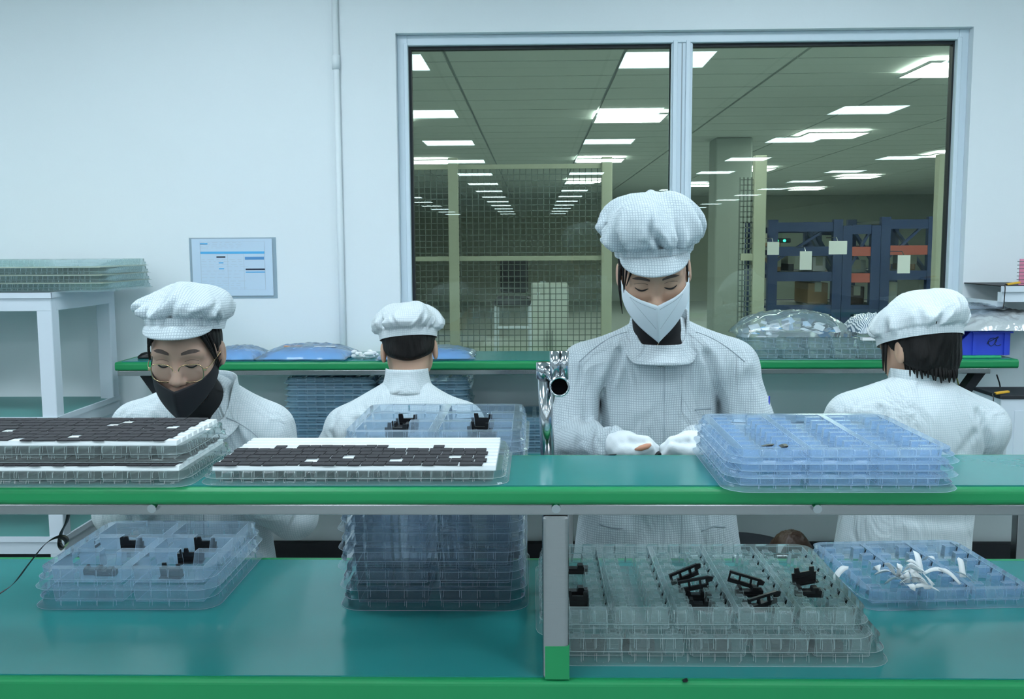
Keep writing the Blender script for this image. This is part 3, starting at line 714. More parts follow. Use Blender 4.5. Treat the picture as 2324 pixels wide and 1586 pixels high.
# ------------------------------------------------------------------ liner trays with rows of black foam pads
def pad_tray(x0, x1, y0, y1, z, H, pad_rows, nrows, label, group, missing=0.04, seedv=1, extra=0):
    rr = random.Random(seedv)
    W, D = x1-x0, y1-y0
    V, F, nm = tray_mesh(W, D, H, pocketsB(W, D, H, 12, 2, e=0.012, wall=0.012, bw=0.0, zf=0.004), r=0.02, ribs=13, rib_in=0.003, flange=0.004)
    o = tray(mkmesh('pad_tray', V, F, M_TCLEAR, nm, M_EDGEG), ((x0+x1)/2, (y0+y1)/2, z), 0, label, group, 'pad_tray')
    rd = (D-0.012)/nrows; lz = H+0.001
    L = MB(); prof = []
    for k in range(nrows):
        ya = -D/2+0.006+k*rd
        prof += [(ya, lz), (ya+rd*0.10, lz+0.0065), (ya+rd*0.70, lz+0.0065), (ya+rd*0.80, lz)]
    prof = prof+[(D/2-0.006, lz-0.0015), (-D/2+0.006, lz-0.0015)]
    n = len(prof); L.add([(-W/2+0.010, y, zz) for y, zz in prof]+[(W/2-0.010, y, zz) for y, zz in prof],
        [tuple(range(n)), tuple(range(2*n-1, n-1, -1))]+[(i, i+n, (i+1) % n+n, (i+1) % n) for i in range(n)])
    obj('liner', L, M_LINER, o, base=(0, 0, 0))
    pw = 0.0205; npd = int((W-0.021)/pw); p0 = None
    for k in range(pad_rows+extra):
        for i in range(npd):
            if k >= pad_rows and not (npd*0.25 < i < npd*0.55 or rr.random() < 0.12): continue
            if rr.random() < missing: continue
            x = -W/2+0.0105+(i+0.5)*pw+0.004*(k % 2)+rr.uniform(-0.0008, 0.0008); y = -D/2+0.006+k*rd+rd*0.42+rr.uniform(-0.002, 0.002)
            if p0 is None: p0 = obj('foam_pad', MB().box(-pw*0.465, pw*0.465, -rd*0.40, rd*0.40, 0, 0.0022), M_FOAM, o, base=(0, 0, 0)); c = p0
            else: c = copy_of(p0, None, o)
            c.location = (x, y, lz+0.0066); c.rotation_euler = (0, 0, rr.uniform(-0.05, 0.05))
    return o
q0, q1 = PZ(462, 1101, SZm), PZ(1122, 1103, SZm)
pad_tray(q0.x, q0.x+0.492, 1.566, 1.826, SZm, 0.021, 5, 9, 'clear tray with white ridged liner half covered by black pads', 'trays of black pads', 0.03, 3, 1)
xr = PZ(400, 1027, 1.134).x
pad_tray(-1.16, -0.580, 1.552, 1.80, SZm, 0.024, 9, 9, 'lower clear tray of black pads, shifted out under another', 'trays of black pads', 0.02, 5)
pad_tray(-1.165, -0.592, 1.578, 1.806, SZm+0.035, 0.026, 8, 8, 'upper clear tray fully covered with black pads at the shelf end', 'trays of black pads', 0.05, 9)

# ------------------------------------------------------------------ black moulded clips lying in the trays
def clip_mesh(kind):
    mb = MB()
    if kind == 0:      # notched comb plate
        mb.prism([(-.024, 0), (.024, 0), (.026, .020), (.022, .020), (.022, .031), (.014, .031), (.013, .023), (-.008, .023), (-.010, .033), (-.018, .033), (-.019, .023), (-.025, .023)], -.002, .002)
        mb.prism([(-.024, 0), (.024, 0), (.024, .003), (-.024, .003)], -.012, .012)
        mb.prism([(-.020, .012), (.020, .012), (.020, .014), (-.020, .014)], -.004, .004)
    elif kind == 1:    # slotted bracket
        mb.prism([(-.030, 0), (.030, 0), (.030, .008), (-.030, .008)], -.003, .003)
        mb.prism([(-.030, .018), (.030, .018), (.032, .023), (-.030, .023)], -.003, .003)
        for x in (-.028, -.008, .014, .028): mb.prism([(x-.002, .006), (x+.002, .006), (x+.002, .020), (x-.002, .020)], -.003, .003)
        mb.prism([(.028, .010), (.038, .012), (.040, .020), (.030, .023)], -.002, .002)
    else:              # low block with ears
        mb.prism([(-.026, 0), (.026, 0), (.026, .014), (.018, .014), (.016, .019), (.006, .019), (.004, .012), (-.014, .012), (-.016, .020), (-.022, .020), (-.026, .012)], -.009, .009)
        mb.prism([(-.022, .004), (.022, .004), (.022, .006), (-.022, .006)], -.011, .011)
    return mkmesh('clip_%d' % kind, mb.v, mb.f, M_BLACKP)
CL = [clip_mesh(k) for k in range(3)]
def clip(kind, loc, label, rz=0.0, rx=0.0, ry=0.0, s=1.0, group='black moulded clips'):
    o = bpy.data.objects.new('plastic_clip', CL[kind]); C.objects.link(o); o.location = loc; o.rotation_euler = (rx, ry, rz); o.scale = (s, s, s)
    return tag(o, label, 'clip', group)
zA = Zm+0.040+0.0045
cw_ = (0.352-0.06)/2; xa, xb = T1x-cw_/2-0.01+0.004, T1x+cw_/2+0.01+0.004
for x, dy, k, lab in ((xa, 0.065, 0, 'notched black clip in the rear room by the ribbon side of the blue tray'), (xb, 0.062, 0, 'notched black clip in the rear room nearest the post side of the blue tray'),
        (xb, -0.02, 0, 'notched black clip in the centre channel of the blue bench tray'), (xa-0.012, -0.098, 2, 'low black clip in the front room beside the ribbon'),
        (xa+0.014, -0.105, 2, 'second low black clip in the front room beside the ribbon'), (xb-0.01, -0.118, 0, 'black clip with two teeth at the tray front edge')):
    clip(k, (x, T1y+dy, zA), lab, 0.1*random.uniform(-1, 1), 0.15, 0, 0.85 if k else 0.95)
zB = T2z+0.0045
x2a, x2b = T2x+0.004-cw_/2-0.01+0.004, T2x+0.004+cw_/2+0.01+0.004
for x, dy, k, lab in ((x2a, 0.055, 0, 'black clip in the middle room of the tall stack, window side'), (x2a-0.004, 0.02, 2, 'black clip lying flat in the channel of the top stack tray'), (x2a-0.008, -0.055, 0, 'black clip in the front channel of the top stack tray'),
        (x2b, 0.06, 0, 'upright black clip in the rear channel beside the chrome pipe'), (x2b-0.002, -0.045, 0, 'upright black clip in the front channel beside the chrome pipe'), (x2b+0.01, -0.07, 2, 'low black clip in the front channel beside the chrome pipe')):
    clip(k, (x, T2y+dy, zB), lab, 0.12*random.uniform(-1, 1), 0.12, 0, 1.0)
zC = T3z+0.0045
def at3(px, py, z): p = PZ(px, py, z); return (p.x, p.y, z)
for px, py, z, k, rz, ry, lab in ((1305, 1300, zC+0.02, 2, 0, 0, 'black clip in the rear pocket right against the steel post'), (1305, 1352, zC+0.018, 2, 0.05, 0, 'black clip in the second pocket against the steel post'),
        (1308, 1378, zC+0.01, 0, 0, 0, 'black clip in the front pocket against the steel post'), (1555, 1315, zC+0.034, 1, 0.3, -0.28, 'slotted black bracket leaning on top of the clear tray'),
        (1575, 1338, zC+0.026, 1, 0.1, -0.15, 'slotted black bracket under the leaning one'), (1583, 1360, zC+0.008, 2, 0, 0, 'black block clip below the slotted brackets'), (1590, 1382, zC+0.006, 2, -0.1, 0.05, 'black block clip at the tray front below the brackets'),
        (1685, 1328, zC+0.032, 1, -0.3, 0.2, 'black bracket with a looped end pointing up'), (1700, 1352, zC+0.02, 2, 0, 0, 'black clip under the looped bracket'), (1732, 1376, zC+0.022, 1, 0.35, -0.15, 'black bracket lying across the tray front edge'),
        (1825, 1322, zC+0.03, 0, 0.2, -0.1, 'black bracket standing in the last column of the clear tray'), (1835, 1352, zC+0.018, 2, 0, 0, 'small black clip in the last column of the clear tray'), (1715, 1386, zC+0.008, 2, 0.1, 0, 'flat black clip along the tray front')):
    clip(k, at3(px, py, z), lab, rz, 0, ry, 0.95)
zL = Zm+0.006
for i, dx in enumerate((-0.20, -0.115, 0.02, 0.14, 0.215)):
    clip(2, (T3x+dx, T3y-D3/2+0.05, zL), 'black clip seen dimly inside the lower clear tray', 0, 0, 0, 1.2, 'black clips in the lower clear tray')

# curled paper strips in the blue tray
def strip(a, b, w, sag, name='paper_strip', n=9, twist=0.0, mat=None):
    a, b = Vector(a), Vector(b); d = (b-a); side = Vector((-d.y, d.x, 0)); side = (side.normalized() if side.length > 1e-6 else Vector((1, 0, 0)))*w/2
    mb = MB(); V = []; F = []
    for i in range(n):
        t_ = i/(n-1); p = a+d*t_+Vector((0, 0, sag*math.sin(math.pi*t_))); k = 1.0 if t_ < 0.75 else max(0.08, (1-t_)/0.25)
        tw = Matrix.Rotation(twist*t_, 3, d.normalized()) if twist else Matrix.Identity(3)
        s_ = (tw @ side)*k; V += [p-s_, p+s_]
        if i: F.append((2*i-2, 2*i-1, 2*i+1, 2*i))
    mb.add(V, F); return mb
rr = random.Random(21); zP = Zm+H4
PC = PZ(2065, 1312, zP+0.01)
for i in range(30):
    an = rr.uniform(0, 2*math.pi); rd = abs(rr.gauss(0, 0.05)); x, y = PC.x+rd*1.2*math.cos(an), PC.y+rd*0.9*math.sin(an)
    dr = rr.uniform(0, math.pi*2); l = rr.uniform(0.025, 0.06); z0 = zP+0.002+rr.uniform(0, 0.018)
    a_ = (x-l/2*math.cos(dr), y-l/2*math.sin(dr), z0); b_ = (x+l/2*math.cos(dr), y+l/2*math.sin(dr), z0+rr.uniform(-0.006, 0.028))
    o = obj('paper_strip', strip(a_, b_, rr.uniform(0.008, 0.014), rr.uniform(0.004, 0.016), twist=rr.uniform(-1.2, 1.2)), M_PAPER, smooth=True, solid=0.0004)
    tag(o, 'curled white paper offcut heaped in the blue tray', 'paper strip', 'paper offcuts in the blue tray')

# scraps of black tape on trays and benches
for px, py, z, sx, sy, lab in ((1742, 1012, T5z+H5, 0.010, 0.004, 'tiny black scrap on the top rim of the blue trays'), (1778, 1013, T5z+H5, 0.006, 0.009, 'bent black scrap on the front rim of the blue trays'),
        (1385, 1034, SZ, 0.012, 0.003, 'thin black sliver at the shelf edge below the gloves'), (1555, 1545, BZ, 0.004, 0.005, 'black fleck on the bench edge under clear trays')):
    p = PZ(px, py, z+0.0008)
    tag(obj('tape_scrap', MB().prism([(p.x-sx, p.z), (p.x+sx*0.6, p.z), (p.x+sx, p.z+0.003), (p.x, p.z+0.0022)], p.y-sy, p.y+sy), M_BLACKP), lab, 'scrap')
# black ribbon cable curling down onto the bench
def ribbon(pts, w, axis=(0, 1, 0)):
    ax = Vector(axis).normalized()*w/2; V = []; F = []
    for i, p in enumerate(pts): V += [Vector(p)-ax, Vector(p)+ax]; F += [(2*i-2, 2*i-1, 2*i+1, 2*i)] if i else []
    return MB().add(V, F)
def spl(pts, n=10):
    o = []; m = len(pts)
    for i in range(m-1):
        p0, p1, p2, p3 = [Vector(pts[max(0, min(m-1, i+k))]) for k in (-1, 0, 1, 2)]
        for j in range(n):
            t_ = j/n; o.append(0.5*((2*p1)+(-p0+p2)*t_+(2*p0-5*p1+4*p2-p3)*t_*t_+(-p0+3*p1-3*p2+p3)*t_**3))
    o.append(Vector(pts[-1])); return o
rp = [PY(px, py, Y) for px, py, Y in ((157, 1150, 1.72), (152, 1182, 1.72), (139, 1208, 1.72), (135, 1232, 1.715), (142, 1244, 1.70), (150, 1238, 1.69), (151, 1226, 1.685), (143, 1219, 1.68), (128, 1219, 1.67), (102, 1235, 1.65), (65, 1280, 1.62), (30, 1325, 1.60), (-10, 1352, 1.60))]
t = tag(obj('ribbon_cable', ribbon(spl(rp), 0.012, (0.25, 1, 0.35)), P('black_ribbon', (0.02, 0.022, 0.025), 0.35), smooth=True, solid=0.0006), 'black ribbon strip curling down from the shelf to the bench', 'ribbon')
lin = [p+Vector((0, 0, -0.0009)) for p in spl(rp)[38:72]]
obj('adhesive_face', ribbon(lin, 0.0115, (0.25, 1, 0.35)), P('lime_face', (0.62, 0.72, 0.35), 0.4), t, smooth=True)

# clear bag at the right edge of the bench
def pillow(cx, cy, z, sx, sy, h, seed=0, rz=0.0, nu=36, nv=28, wr=0.12, edge=0.004):
    r_ = np.random.default_rng(seed); ph = r_.uniform(0, 6.28, 24); kx = r_.uniform(3, 13, 12); ky = r_.uniform(3, 13, 12)
    def top(u, v):
        a, b = 2*u-1, 2*v-1; e = max(0.0, (1-abs(a)**2.6))*max(0.0, (1-abs(b)**2.6))
        w_ = sum(math.sin(kx[i]*a*2+ph[i])*math.sin(ky[i]*b*2+ph[i+12]) for i in range(12))/5
        return a, b, h*(e**0.55)*(1+wr*w_)
    ca, sa = math.cos(rz), math.sin(rz); mb = MB()
    def f(u, v):
        a, b, hh = top(u, v); w2 = 1+0.03*math.sin(9*a+ph[0])*math.cos(7*b+ph[1])
        x, y = a*sx*w2, b*sy*w2; return (cx+ca*x-sa*y, cy+sa*x+ca*y, z+edge+hh)
    def g(u, v):
        a, b = 2*u-1, 2*v-1; w2 = 1+0.03*math.sin(9*a+ph[0])*math.cos(7*b+ph[1])
        x, y = a*sx*w2, b*sy*w2; return (cx+ca*x-sa*y, cy+sa*x+ca*y, z+(edge if max(abs(a), abs(b)) > 0.97 else 0.0008))
    mb.grid(f, nu, nv); mb.grid(lambda u, v: g(1-u, v), nu, nv); return mb
b1 = PZ(2330, 1330, Zm)
tag(obj('plastic_bag', pillow(b1.x+0.10, b1.y-0.055, Zm, 0.095, 0.085, 0.045, 4, 0.5, wr=0.25), M_BAG, smooth=True), 'clear zip bag lying at the far end of the bench mat', 'bag')

# ------------------------------------------------------------------ white rack at the left with clear trays
ra = PY(95, 690, 3.12); rbk = PY(252, 665, 3.6)
RKX, RKY0, RKY1, RKZ = ra.x+0.03, 3.12, 3.60, 1.315
wr_ = empty('white_rack', (RKX-0.6, 3.36, 0), 'white steel rack with green shelf mats against the wall', 'rack')
for x in (RKX-1.25, RKX-0.025):
    for y in (RKY0+0.025, RKY1-0.025): obj('post', MB().box(x-0.025, x+0.025, y-0.025, y+0.025, 0, RKZ), M_WRACK, wr_, bevel=0.003)
for z in (RKZ, 0.905, 0.50):
    obj('side_rail', MB().box(RKX-0.045, RKX+0.0005, RKY0+0.03, RKY1-0.03, z-0.045, z), M_WRACK, wr_, bevel=0.002)
    obj('front_rail', MB().box(RKX-1.25, RKX-0.001, RKY0-0.0005, RKY0+0.045, z-0.045, z), M_WRACK, wr_, bevel=0.002)
    obj('edge_trim', MB().box(RKX-0.004, RKX+0.004, RKY0-0.004, RKY1, z-0.002, z+0.016).box(RKX-1.27, RKX+0.004, RKY0-0.006, RKY0-0.0006, z-0.002, z+0.016), M_WRACK, wr_)
    obj('shelf_panel', MB().box(RKX-1.25, RKX-0.004, RKY0, RKY1-0.004, z+0.002, z+0.010), M_RACKG, wr_)
mesh_G = tmesh('tray_rack', plastic('blister_green_clear', (0.90, 0.96, 0.96), (0.58, 0.74, 0.74), 0.20, 0.10), M_EDGEG, 0.62, 0.40, 0.0255, pocketsB(0.62, 0.40, 0.0255, 8, 3, bw=0.0, wall=0.012), ribs=16, rib_in=0.003, flange=0.008)
rx = PY(285, 650, 3.30).x
for k in range(4):
    o = tray(mesh_G, (rx-0.325-(0.012 if k == 3 else 0.003*k), 3.36, RKZ+0.0165+k*0.0262), 0.004*k, ('lowest', 'second lowest', 'second highest', 'topmost')[k]+' clear tray stacked on the white rack by the wall', 'clear trays on the white rack')
    if k: obj('card_layer', MB().box(-0.31, 0.31, -0.20, 0.20, 0.0, 0.0026), P('card_cream%d' % k, (0.68, 0.66, 0.50), 0.7), o, base=(0, 0, 0))

# ------------------------------------------------------------------ rear bench goods
mesh_H = tmesh('tray_blue_small', plastic('blister_cool', (0.80, 0.89, 0.95), (0.40, 0.64, 0.78), 0.38, 0.15), M_EDGE, 0.30, 0.26, 0.0198, pocketsB(0.30, 0.26, 0.0198, 6, 3, bw=0.0, wall=0.012), r=0.02, ribs=4, rib_in=0.003)
hx = PY(650, 900, 3.34).x+0.155
for s_, xx in enumerate((hx, hx+0.325)):
    for k in range(13):
        tray(mesh_H, (xx+random.uniform(-0.004, 0.004), 3.47, BZ+0.0025+k*0.0205), 0, ('%s thin blue tray up in the stack ' % ORD[k])+('near the glasses wearer' if s_ == 0 else 'behind the worker at the wall'), 'thin blue trays under the rear shelf')
hx2 = PY(1215, 960, 3.34).x-0.05
for k in range(6):
    tray(mesh_H, (hx2, 3.47, BZ+0.0025+k*0.0205), 0, ORD[k]+' thin blue tray from the bench behind the chrome pipe', 'thin blue trays behind the chrome pipe')
# bags of blue film on the rear shelf
def film_bag(px0, px1, h, label, seed, rz=0.0, sy=0.13, front=3.30):
    a_, b_ = PY(px0, 820, front+0.12).x, PY(px1, 820, front+0.12).x
    o = empty('film_bag', ((a_+b_)/2, front+0.135, SZ+0.0025), label, 'bag', 'bags of blue film')
    obj('film', pillow((a_+b_)/2, front+0.135, SZ+0.003, (b_-a_)/2*0.9, sy*0.86, h*0.62, seed+50, rz, wr=0.1), M_BAGBLUE, o, smooth=True)
    obj('outer_bag', pillow((a_+b_)/2, front+0.135, SZ+0.0025, (b_-a_)/2, sy, h, seed, rz, wr=0.12, edge=0.006), M_BAGB, o, smooth=True)
    return o
film_bag(488, 592, 0.035, 'blue film bag right beside the glasses wearer', 31, 0.05)
o = film_bag(602, 800, 0.042, 'wide blue film bag with an orange sticker near the conduit', 32, -0.03)
p = PY(668, 793, 3.40); q = PY(735, 794, 3.40)
obj('orange_sticker', MB().box(p.x-0.035, p.x+0.03, 3.385, 3.41, SZ+0.0455, SZ+0.0465), P('sticker_orange', (0.85, 0.35, 0.12), 0.5), o)
obj('white_label', MB().box(q.x-0.03, q.x+0.045, 3.375, 3.39, SZ+0.0455, SZ+0.0465), M_PAPER, o)
film_bag(862, 1078, 0.034, 'blue film bag behind the head of the worker facing the wall', 33, 0.04)
rr = random.Random(5); k_ = 0
for i in range(16):
    px = 804+rr.uniform(0, 48); y = 3.36+rr.uniform(0, 0.10); x = PY(px, 812, y).x; z = SZ+0.0025+(0 if i < 10 else 0.010)
    L = rr.uniform(0.010, 0.018); an = rr.uniform(0, 3.14)
    mb = MB().tube([(x-L*math.cos(an), y-L*math.sin(an), z+0.007), (x-L*0.8*math.cos(an), y-L*0.8*math.sin(an), z+0.008), (x, y, z+0.0085), (x+L*0.8*math.cos(an), y+L*0.8*math.sin(an), z+0.008), (x+L*math.cos(an), y+L*math.sin(an), z+0.007)], [0.002, 0.006, 0.008, 0.006, 0.002], 8)
    tag(obj('finger_cot', mb, M_PAPER, smooth=True), 'small rolled white finger cot in the heap between film bags', 'finger cot', 'heap of rolled finger cots')
a = PY(328, 806, 3.42)
tag(obj('dark_gadget', pillow(a.x+0.015, 3.42, SZ+0.0025, 0.035, 0.022, 0.018, 3, 0.2, wr=0.0), M_BLACKP, smooth=True), 'small black lump lying on the near end of rear shelf', 'gadget')
# clear trays with a bag of sachets
mesh_J = tmesh('tray_rear_clear', plastic('blister_grey_clear', (0.90, 0.95, 0.97), (0.58, 0.70, 0.76), 0.16, 0.12), M_EDGE, 0.46, 0.27, 0.0352, pocketsB(0.46, 0.27, 0.0352, 5, 3, bw=0.0, wall=0.014), ribs=7, rib_in=0.004, r=0.035)
jx = PY(1712, 818, 3.31).x+0.225
for k in range(2): tray(mesh_J, (jx-0.008*k, 3.445, SZ+0.0025+k*0.036), 0, ('lower', 'upper')[k]+' clear tray under the bag of sachets on rear shelf', 'clear trays under the sachet bag')
jz = SZ+0.0025+0.036+0.0362
sb0, sb1 = PY(1672, 760, 3.40), PY(1925, 770, 3.40)
sb = empty('sachet_bag', ((sb0.x+sb1.x)/2, 3.42, jz), 'bulging clear bag of white and blue sachets on trays', 'bag')
obj('outer_bag', pillow((sb0.x+sb1.x)/2, 3.44, jz, (sb1.x-sb0.x)/2, 0.125, 0.083, 61, 0.0, wr=0.10), M_BAG, sb, smooth=True)
rr = random.Random(8)
for i in range(46):
    t_ = rr.uniform(-0.8, 0.8); y = 3.44+rr.uniform(-0.09, 0.06); z = jz+0.008+rr.uniform(0, 0.045)*(1-t_*t_)
    x = (sb0.x+sb1.x)/2+t_*(sb1.x-sb0.x)/2; s_ = rr.uniform(0.010, 0.02)
    M3 = Matrix.Rotation(rr.uniform(-0.9, 0.9), 3, 'X') @ Matrix.Rotation(rr.uniform(0, 3), 3, 'Z')
    v = [Vector((x, y, z))+M3 @ Vector(q) for q in ((-s_, -s_*0.7, 0), (s_, -s_*0.7, 0), (s_, s_*0.7, 0), (-s_, s_*0.7, 0), (0, 0, 0.006))]
    obj('sachet', MB().add(v, [(0, 1, 4), (1, 2, 4), (2, 3, 4), (3, 0, 4), (3, 2, 1, 0)]), rr.choice((M_PAPER, M_PAPER, M_SHEET, M_CYAN, M_LINER)), sb)
def striped():
    m, t2, o2 = nt('printed_film'); b2 = node(t2, 'ShaderNodeBsdfPrincipled'); b2.inputs['Roughness'].default_value = 0.25
    tc = node(t2, 'ShaderNodeTexCoord'); wv = node(t2, 'ShaderNodeTexWave', Scale=60.0, Distortion=6.0); wv.inputs['Detail Scale'].default_value = 0.4; link(t2, tc.outputs['Object'], wv.inputs['Vector'])
    cr = node(t2, 'ShaderNodeValToRGB'); cr.color_ramp.elements[0].position = 0.35; cr.color_ramp.elements[0].color = (0.10, 0.17, 0.24, 1); cr.color_ramp.elements[1].position = 0.5; cr.color_ramp.elements[1].color = (0.78, 0.85, 0.90, 1)
    link(t2, wv.outputs['Fac'], cr.inputs[0])
    nz = node(t2, 'ShaderNodeTexNoise', Scale=9.0); link(t2, tc.outputs['Object'], nz.inputs['Vector'])
    c3 = node(t2, 'ShaderNodeValToRGB'); c3.color_ramp.elements[0].position = 0.56; c3.color_ramp.elements[1].position = 0.58; link(t2, nz.outputs['Fac'], c3.inputs[0])
    mx = node(t2, 'ShaderNodeMix', data_type='RGBA'); link(t2, c3.outputs[0], mx.inputs[0]); link(t2, cr.outputs[0], mx.inputs[6]); mx.inputs[7].default_value = (0.12, 0.50, 0.82, 1)
    link(t2, mx.outputs[2], b2.inputs['Base Color']); link(t2, b2.outputs[0], o2.inputs[0]); return m
pf0, pf1 = PY(1918, 760, 3.36), PY(2008, 760, 3.36)
pfc = (pf0.x+pf1.x)/2
t = tag(obj('printed_pouch', pillow(pfc+0.022, 3.385, jz+0.014, (pf1.x-pf0.x)/2, 0.10, 0.058, 71, 0.05, wr=0.16), striped(), smooth=True), 'striped printed film pouch between sachet bag and dark-haired man', 'pouch')
obj('seal_edge', MB().box(pf0.x+0.035, pf1.x, 3.285, 3.31, jz-0.006, jz+0.004), M_PAPER, t)
# blue bin, foil bags, clear bag behind the man
e0, e1 = PY(2172, 800, 3.34), PY(2291, 806, 3.34)
bz0 = SZ+0.012; bz1 = PY(2230, 752, 3.34).z
tag(obj('green_pad', MB().box(e0.x-0.05, e1.x-0.035, 3.32, 3.58, SZ+0.0022, SZ+0.0115), P('pad_green', (0.02, 0.42, 0.16), 0.5), bevel=0.003), 'bright green pad under the blue bin', 'pad')
bn = empty('blue_bin', ((e0.x+e1.x)/2, 3.46, bz0), 'blue plastic parts bin with black scribble and sloping mouth', 'bin')
x0, x1, xm = e0.x, e1.x, e0.x+(e1.x-e0.x)*0.26
obj('side_wall', MB().prism([(x0, bz0), (x1, bz0), (x1, bz1), (xm, bz1), (x0, bz0+(bz1-bz0)*0.42)], 3.34, 3.345), M_BIN, bn)
obj('side_wall', MB().prism([(x0, bz0), (x1, bz0), (x1, bz1), (xm, bz1), (x0, bz0+(bz1-bz0)*0.42)], 3.57, 3.575), M_BIN, bn)
obj('end_wall', MB().box(x1-0.005, x1, 3.345, 3.57, bz0, bz1), M_BIN, bn)
obj('bottom', MB().box(x0, x1-0.005, 3.345, 3.57, bz0, bz0+0.005), M_BIN, bn)
obj('front_lip', MB().box(x0, x0+0.005, 3.345, 3.57, bz0+0.005, bz0+(bz1-bz0)*0.42), M_BIN, bn)
for xx in (xm+0.004, x1-0.022): obj('rib', MB().box(xx, xx+0.012, 3.334, 3.34, bz0, bz1), M_BIN, bn)
obj('rim', MB().box(xm, x1+0.006, 3.332, 3.34, bz1-0.006, bz1), M_BIN, bn)
sc = [PY(px, py, 3.3385) for px, py in ((2240, 781), (2246, 770), (2256, 767), (2262, 773), (2250, 785), (2243, 777), (2252, 772), (2266, 764), (2258, 776), (2262, 784), (2272, 782))]
obj('scribble', MB().tube(spl(sc, 5), 0.0011, 5), M_INK, bn)
f0 = PY(2192, 740, 3.30)
tag(obj('foil_bag', pillow(f0.x+0.20, 3.455, bz1+0.001, 0.215, 0.145, 0.058, 81, 0.0, wr=0.16, nu=48), M_SILVER, smooth=True), 'crumpled silver foil bag resting on the blue bin', 'bag')
c0 = PY(2135, 735, 3.42)
tag(obj('clear_pouch', pillow(c0.x+0.10, 3.49, bz1+0.072, 0.12, 0.10, 0.014, 82, 0.05, wr=0.3), M_BAGB, smooth=True), 'thin clear pouch lying on the foil bag', 'pouch')
c1_ = PY(2165, 790, 3.36)
tag(obj('knotted_bag', pillow(PY(2112, 790, 3.42).x, 3.42, SZ+0.0025, 0.05, 0.08, 0.082, 83, 0.2, wr=0.22), M_BAG, smooth=True), 'puffy clear bag behind the black-haired head beside blue bin', 'bag')

# ------------------------------------------------------------------ side shelves at the right edge
s0 = PY(2272, 648, 3.36); z1 = s0.z
sr = empty('bracket_shelf', (s0.x+0.35, 3.5, z1-0.06), 'white wall shelf with dark top above the foil bag', 'shelf')
obj('shelf_panel', MB().box(s0.x, s0.x+0.7, 3.36, 3.648, z1-0.004, z1), M_DARK, sr)
obj('fascia', MB().box(s0.x, s0.x+0.7, 3.352, 3.36, z1-0.022, z1-0.002), M_WRACK, sr)
obj('front_rail', MB().box(s0.x+0.004, s0.x+0.7, 3.36, 3.39, z1-0.056, z1-0.023), M_WRACK, sr)
obj('bracket', MB().box(s0.x+0.008, s0.x+0.03, 3.40, 3.648, z1-0.075, z1-0.056), M_WRACK, sr)
obj('bracket', MB().box(s0.x+0.5, s0.x+0.53, 3.40, 3.648, z1-0.075, z1-0.056), M_WRACK, sr)
s2 = PY(2272, 897, 3.10); z2 = s2.z
eb = empty('equipment_box', (s2.x+0.2, 3.2, BZ+0.0025), 'white equipment box with dark top on the wall bench', 'box')
obj('body', MB().box(s2.x, s2.x+0.4, 3.10, 3.285, BZ+0.0025, z2-0.012), M_WRACK, eb, bevel=0.003)
obj('top', MB().box(s2.x-0.004, s2.x+0.404, 3.096, 3.289, z2-0.012, z2), M_DARK, eb, bevel=0.002)
obj('door', MB().box(s2.x+0.045, s2.x+0.2, 3.097, 3.10, BZ+0.02, z2-0.05), M_WRACK, eb)
for i, z in enumerate((z1, z2)):
    y = 3.37 if i == 0 else 3.115
    gx = PY(2300 if i == 0 else 2286, 640, y).x
    g = empty('test_clip', (gx, y, z), ('yellow test clip with black lead on the wall shelf', 'yellow test clip with black lead on the equipment box')[i], 'clip', 'yellow test clips')
    obj('grip', MB().bar((gx-0.022, y, z+0.004), (gx+0.022, y, z+0.010), 0.014, 0.007), M_YEL, g, bevel=0.002)
    yf = 3.347 if i == 0 else 3.09
    obj('lead', MB().tube(spl([(gx-0.02, y, z+0.004), (gx-0.034, y-0.01, z+0.003), (gx-0.038, yf, z-0.01), (gx-0.040, yf, z-0.06), (gx-0.043, yf, z-0.08)], 6), 0.0018, 6), M_BLACKP, g)
pk = PY(2316, 622, 3.40)
t = empty('wire_basket', (pk.x+0.03, 3.45, z1), 'wire basket with a pink sheet on the side rack', 'basket')
for k in range(7): obj('wire', MB().tube([(pk.x-0.012, 3.40, z1+0.006+k*0.0125), (pk.x+0.10, 3.40, z1+0.006+k*0.0125)], 0.0012, 6), M_STEEL, t)
obj('pink_sheet', MB().box(pk.x+0.001, pk.x+0.09, 3.407, 3.413, z1, z1+0.09), M_PINK, t)
wpt = [PY(px, py, 3.55) for px, py in ((2163, 838), (2172, 860), (2178, 885), (2186, 920), (2188, 950))]
tag(obj('yellow_wire', MB().tube(spl([tuple(p) for p in wpt]+[(wpt[-1].x+0.02, 3.56, BZ+0.004)], 6), 0.0025, 6), P('wire_yellow', (0.45, 0.40, 0.10), 0.5), smooth=True), 'thin yellow wire dangling under the rear shelf', 'wire')
bpt = [PY(px, py, 3.5) for px, py in ((2262, 850), (2270, 880), (2262, 905), (2268, 935), (2258, 960))]
tag(obj('black_wire', MB().tube(spl([tuple(p) for p in bpt]+[(bpt[-1].x, 3.5, BZ+0.004)], 6), 0.0025, 6), M_BLACKP, smooth=True), 'thin black wire dangling beside the diagonal bracket', 'wire')
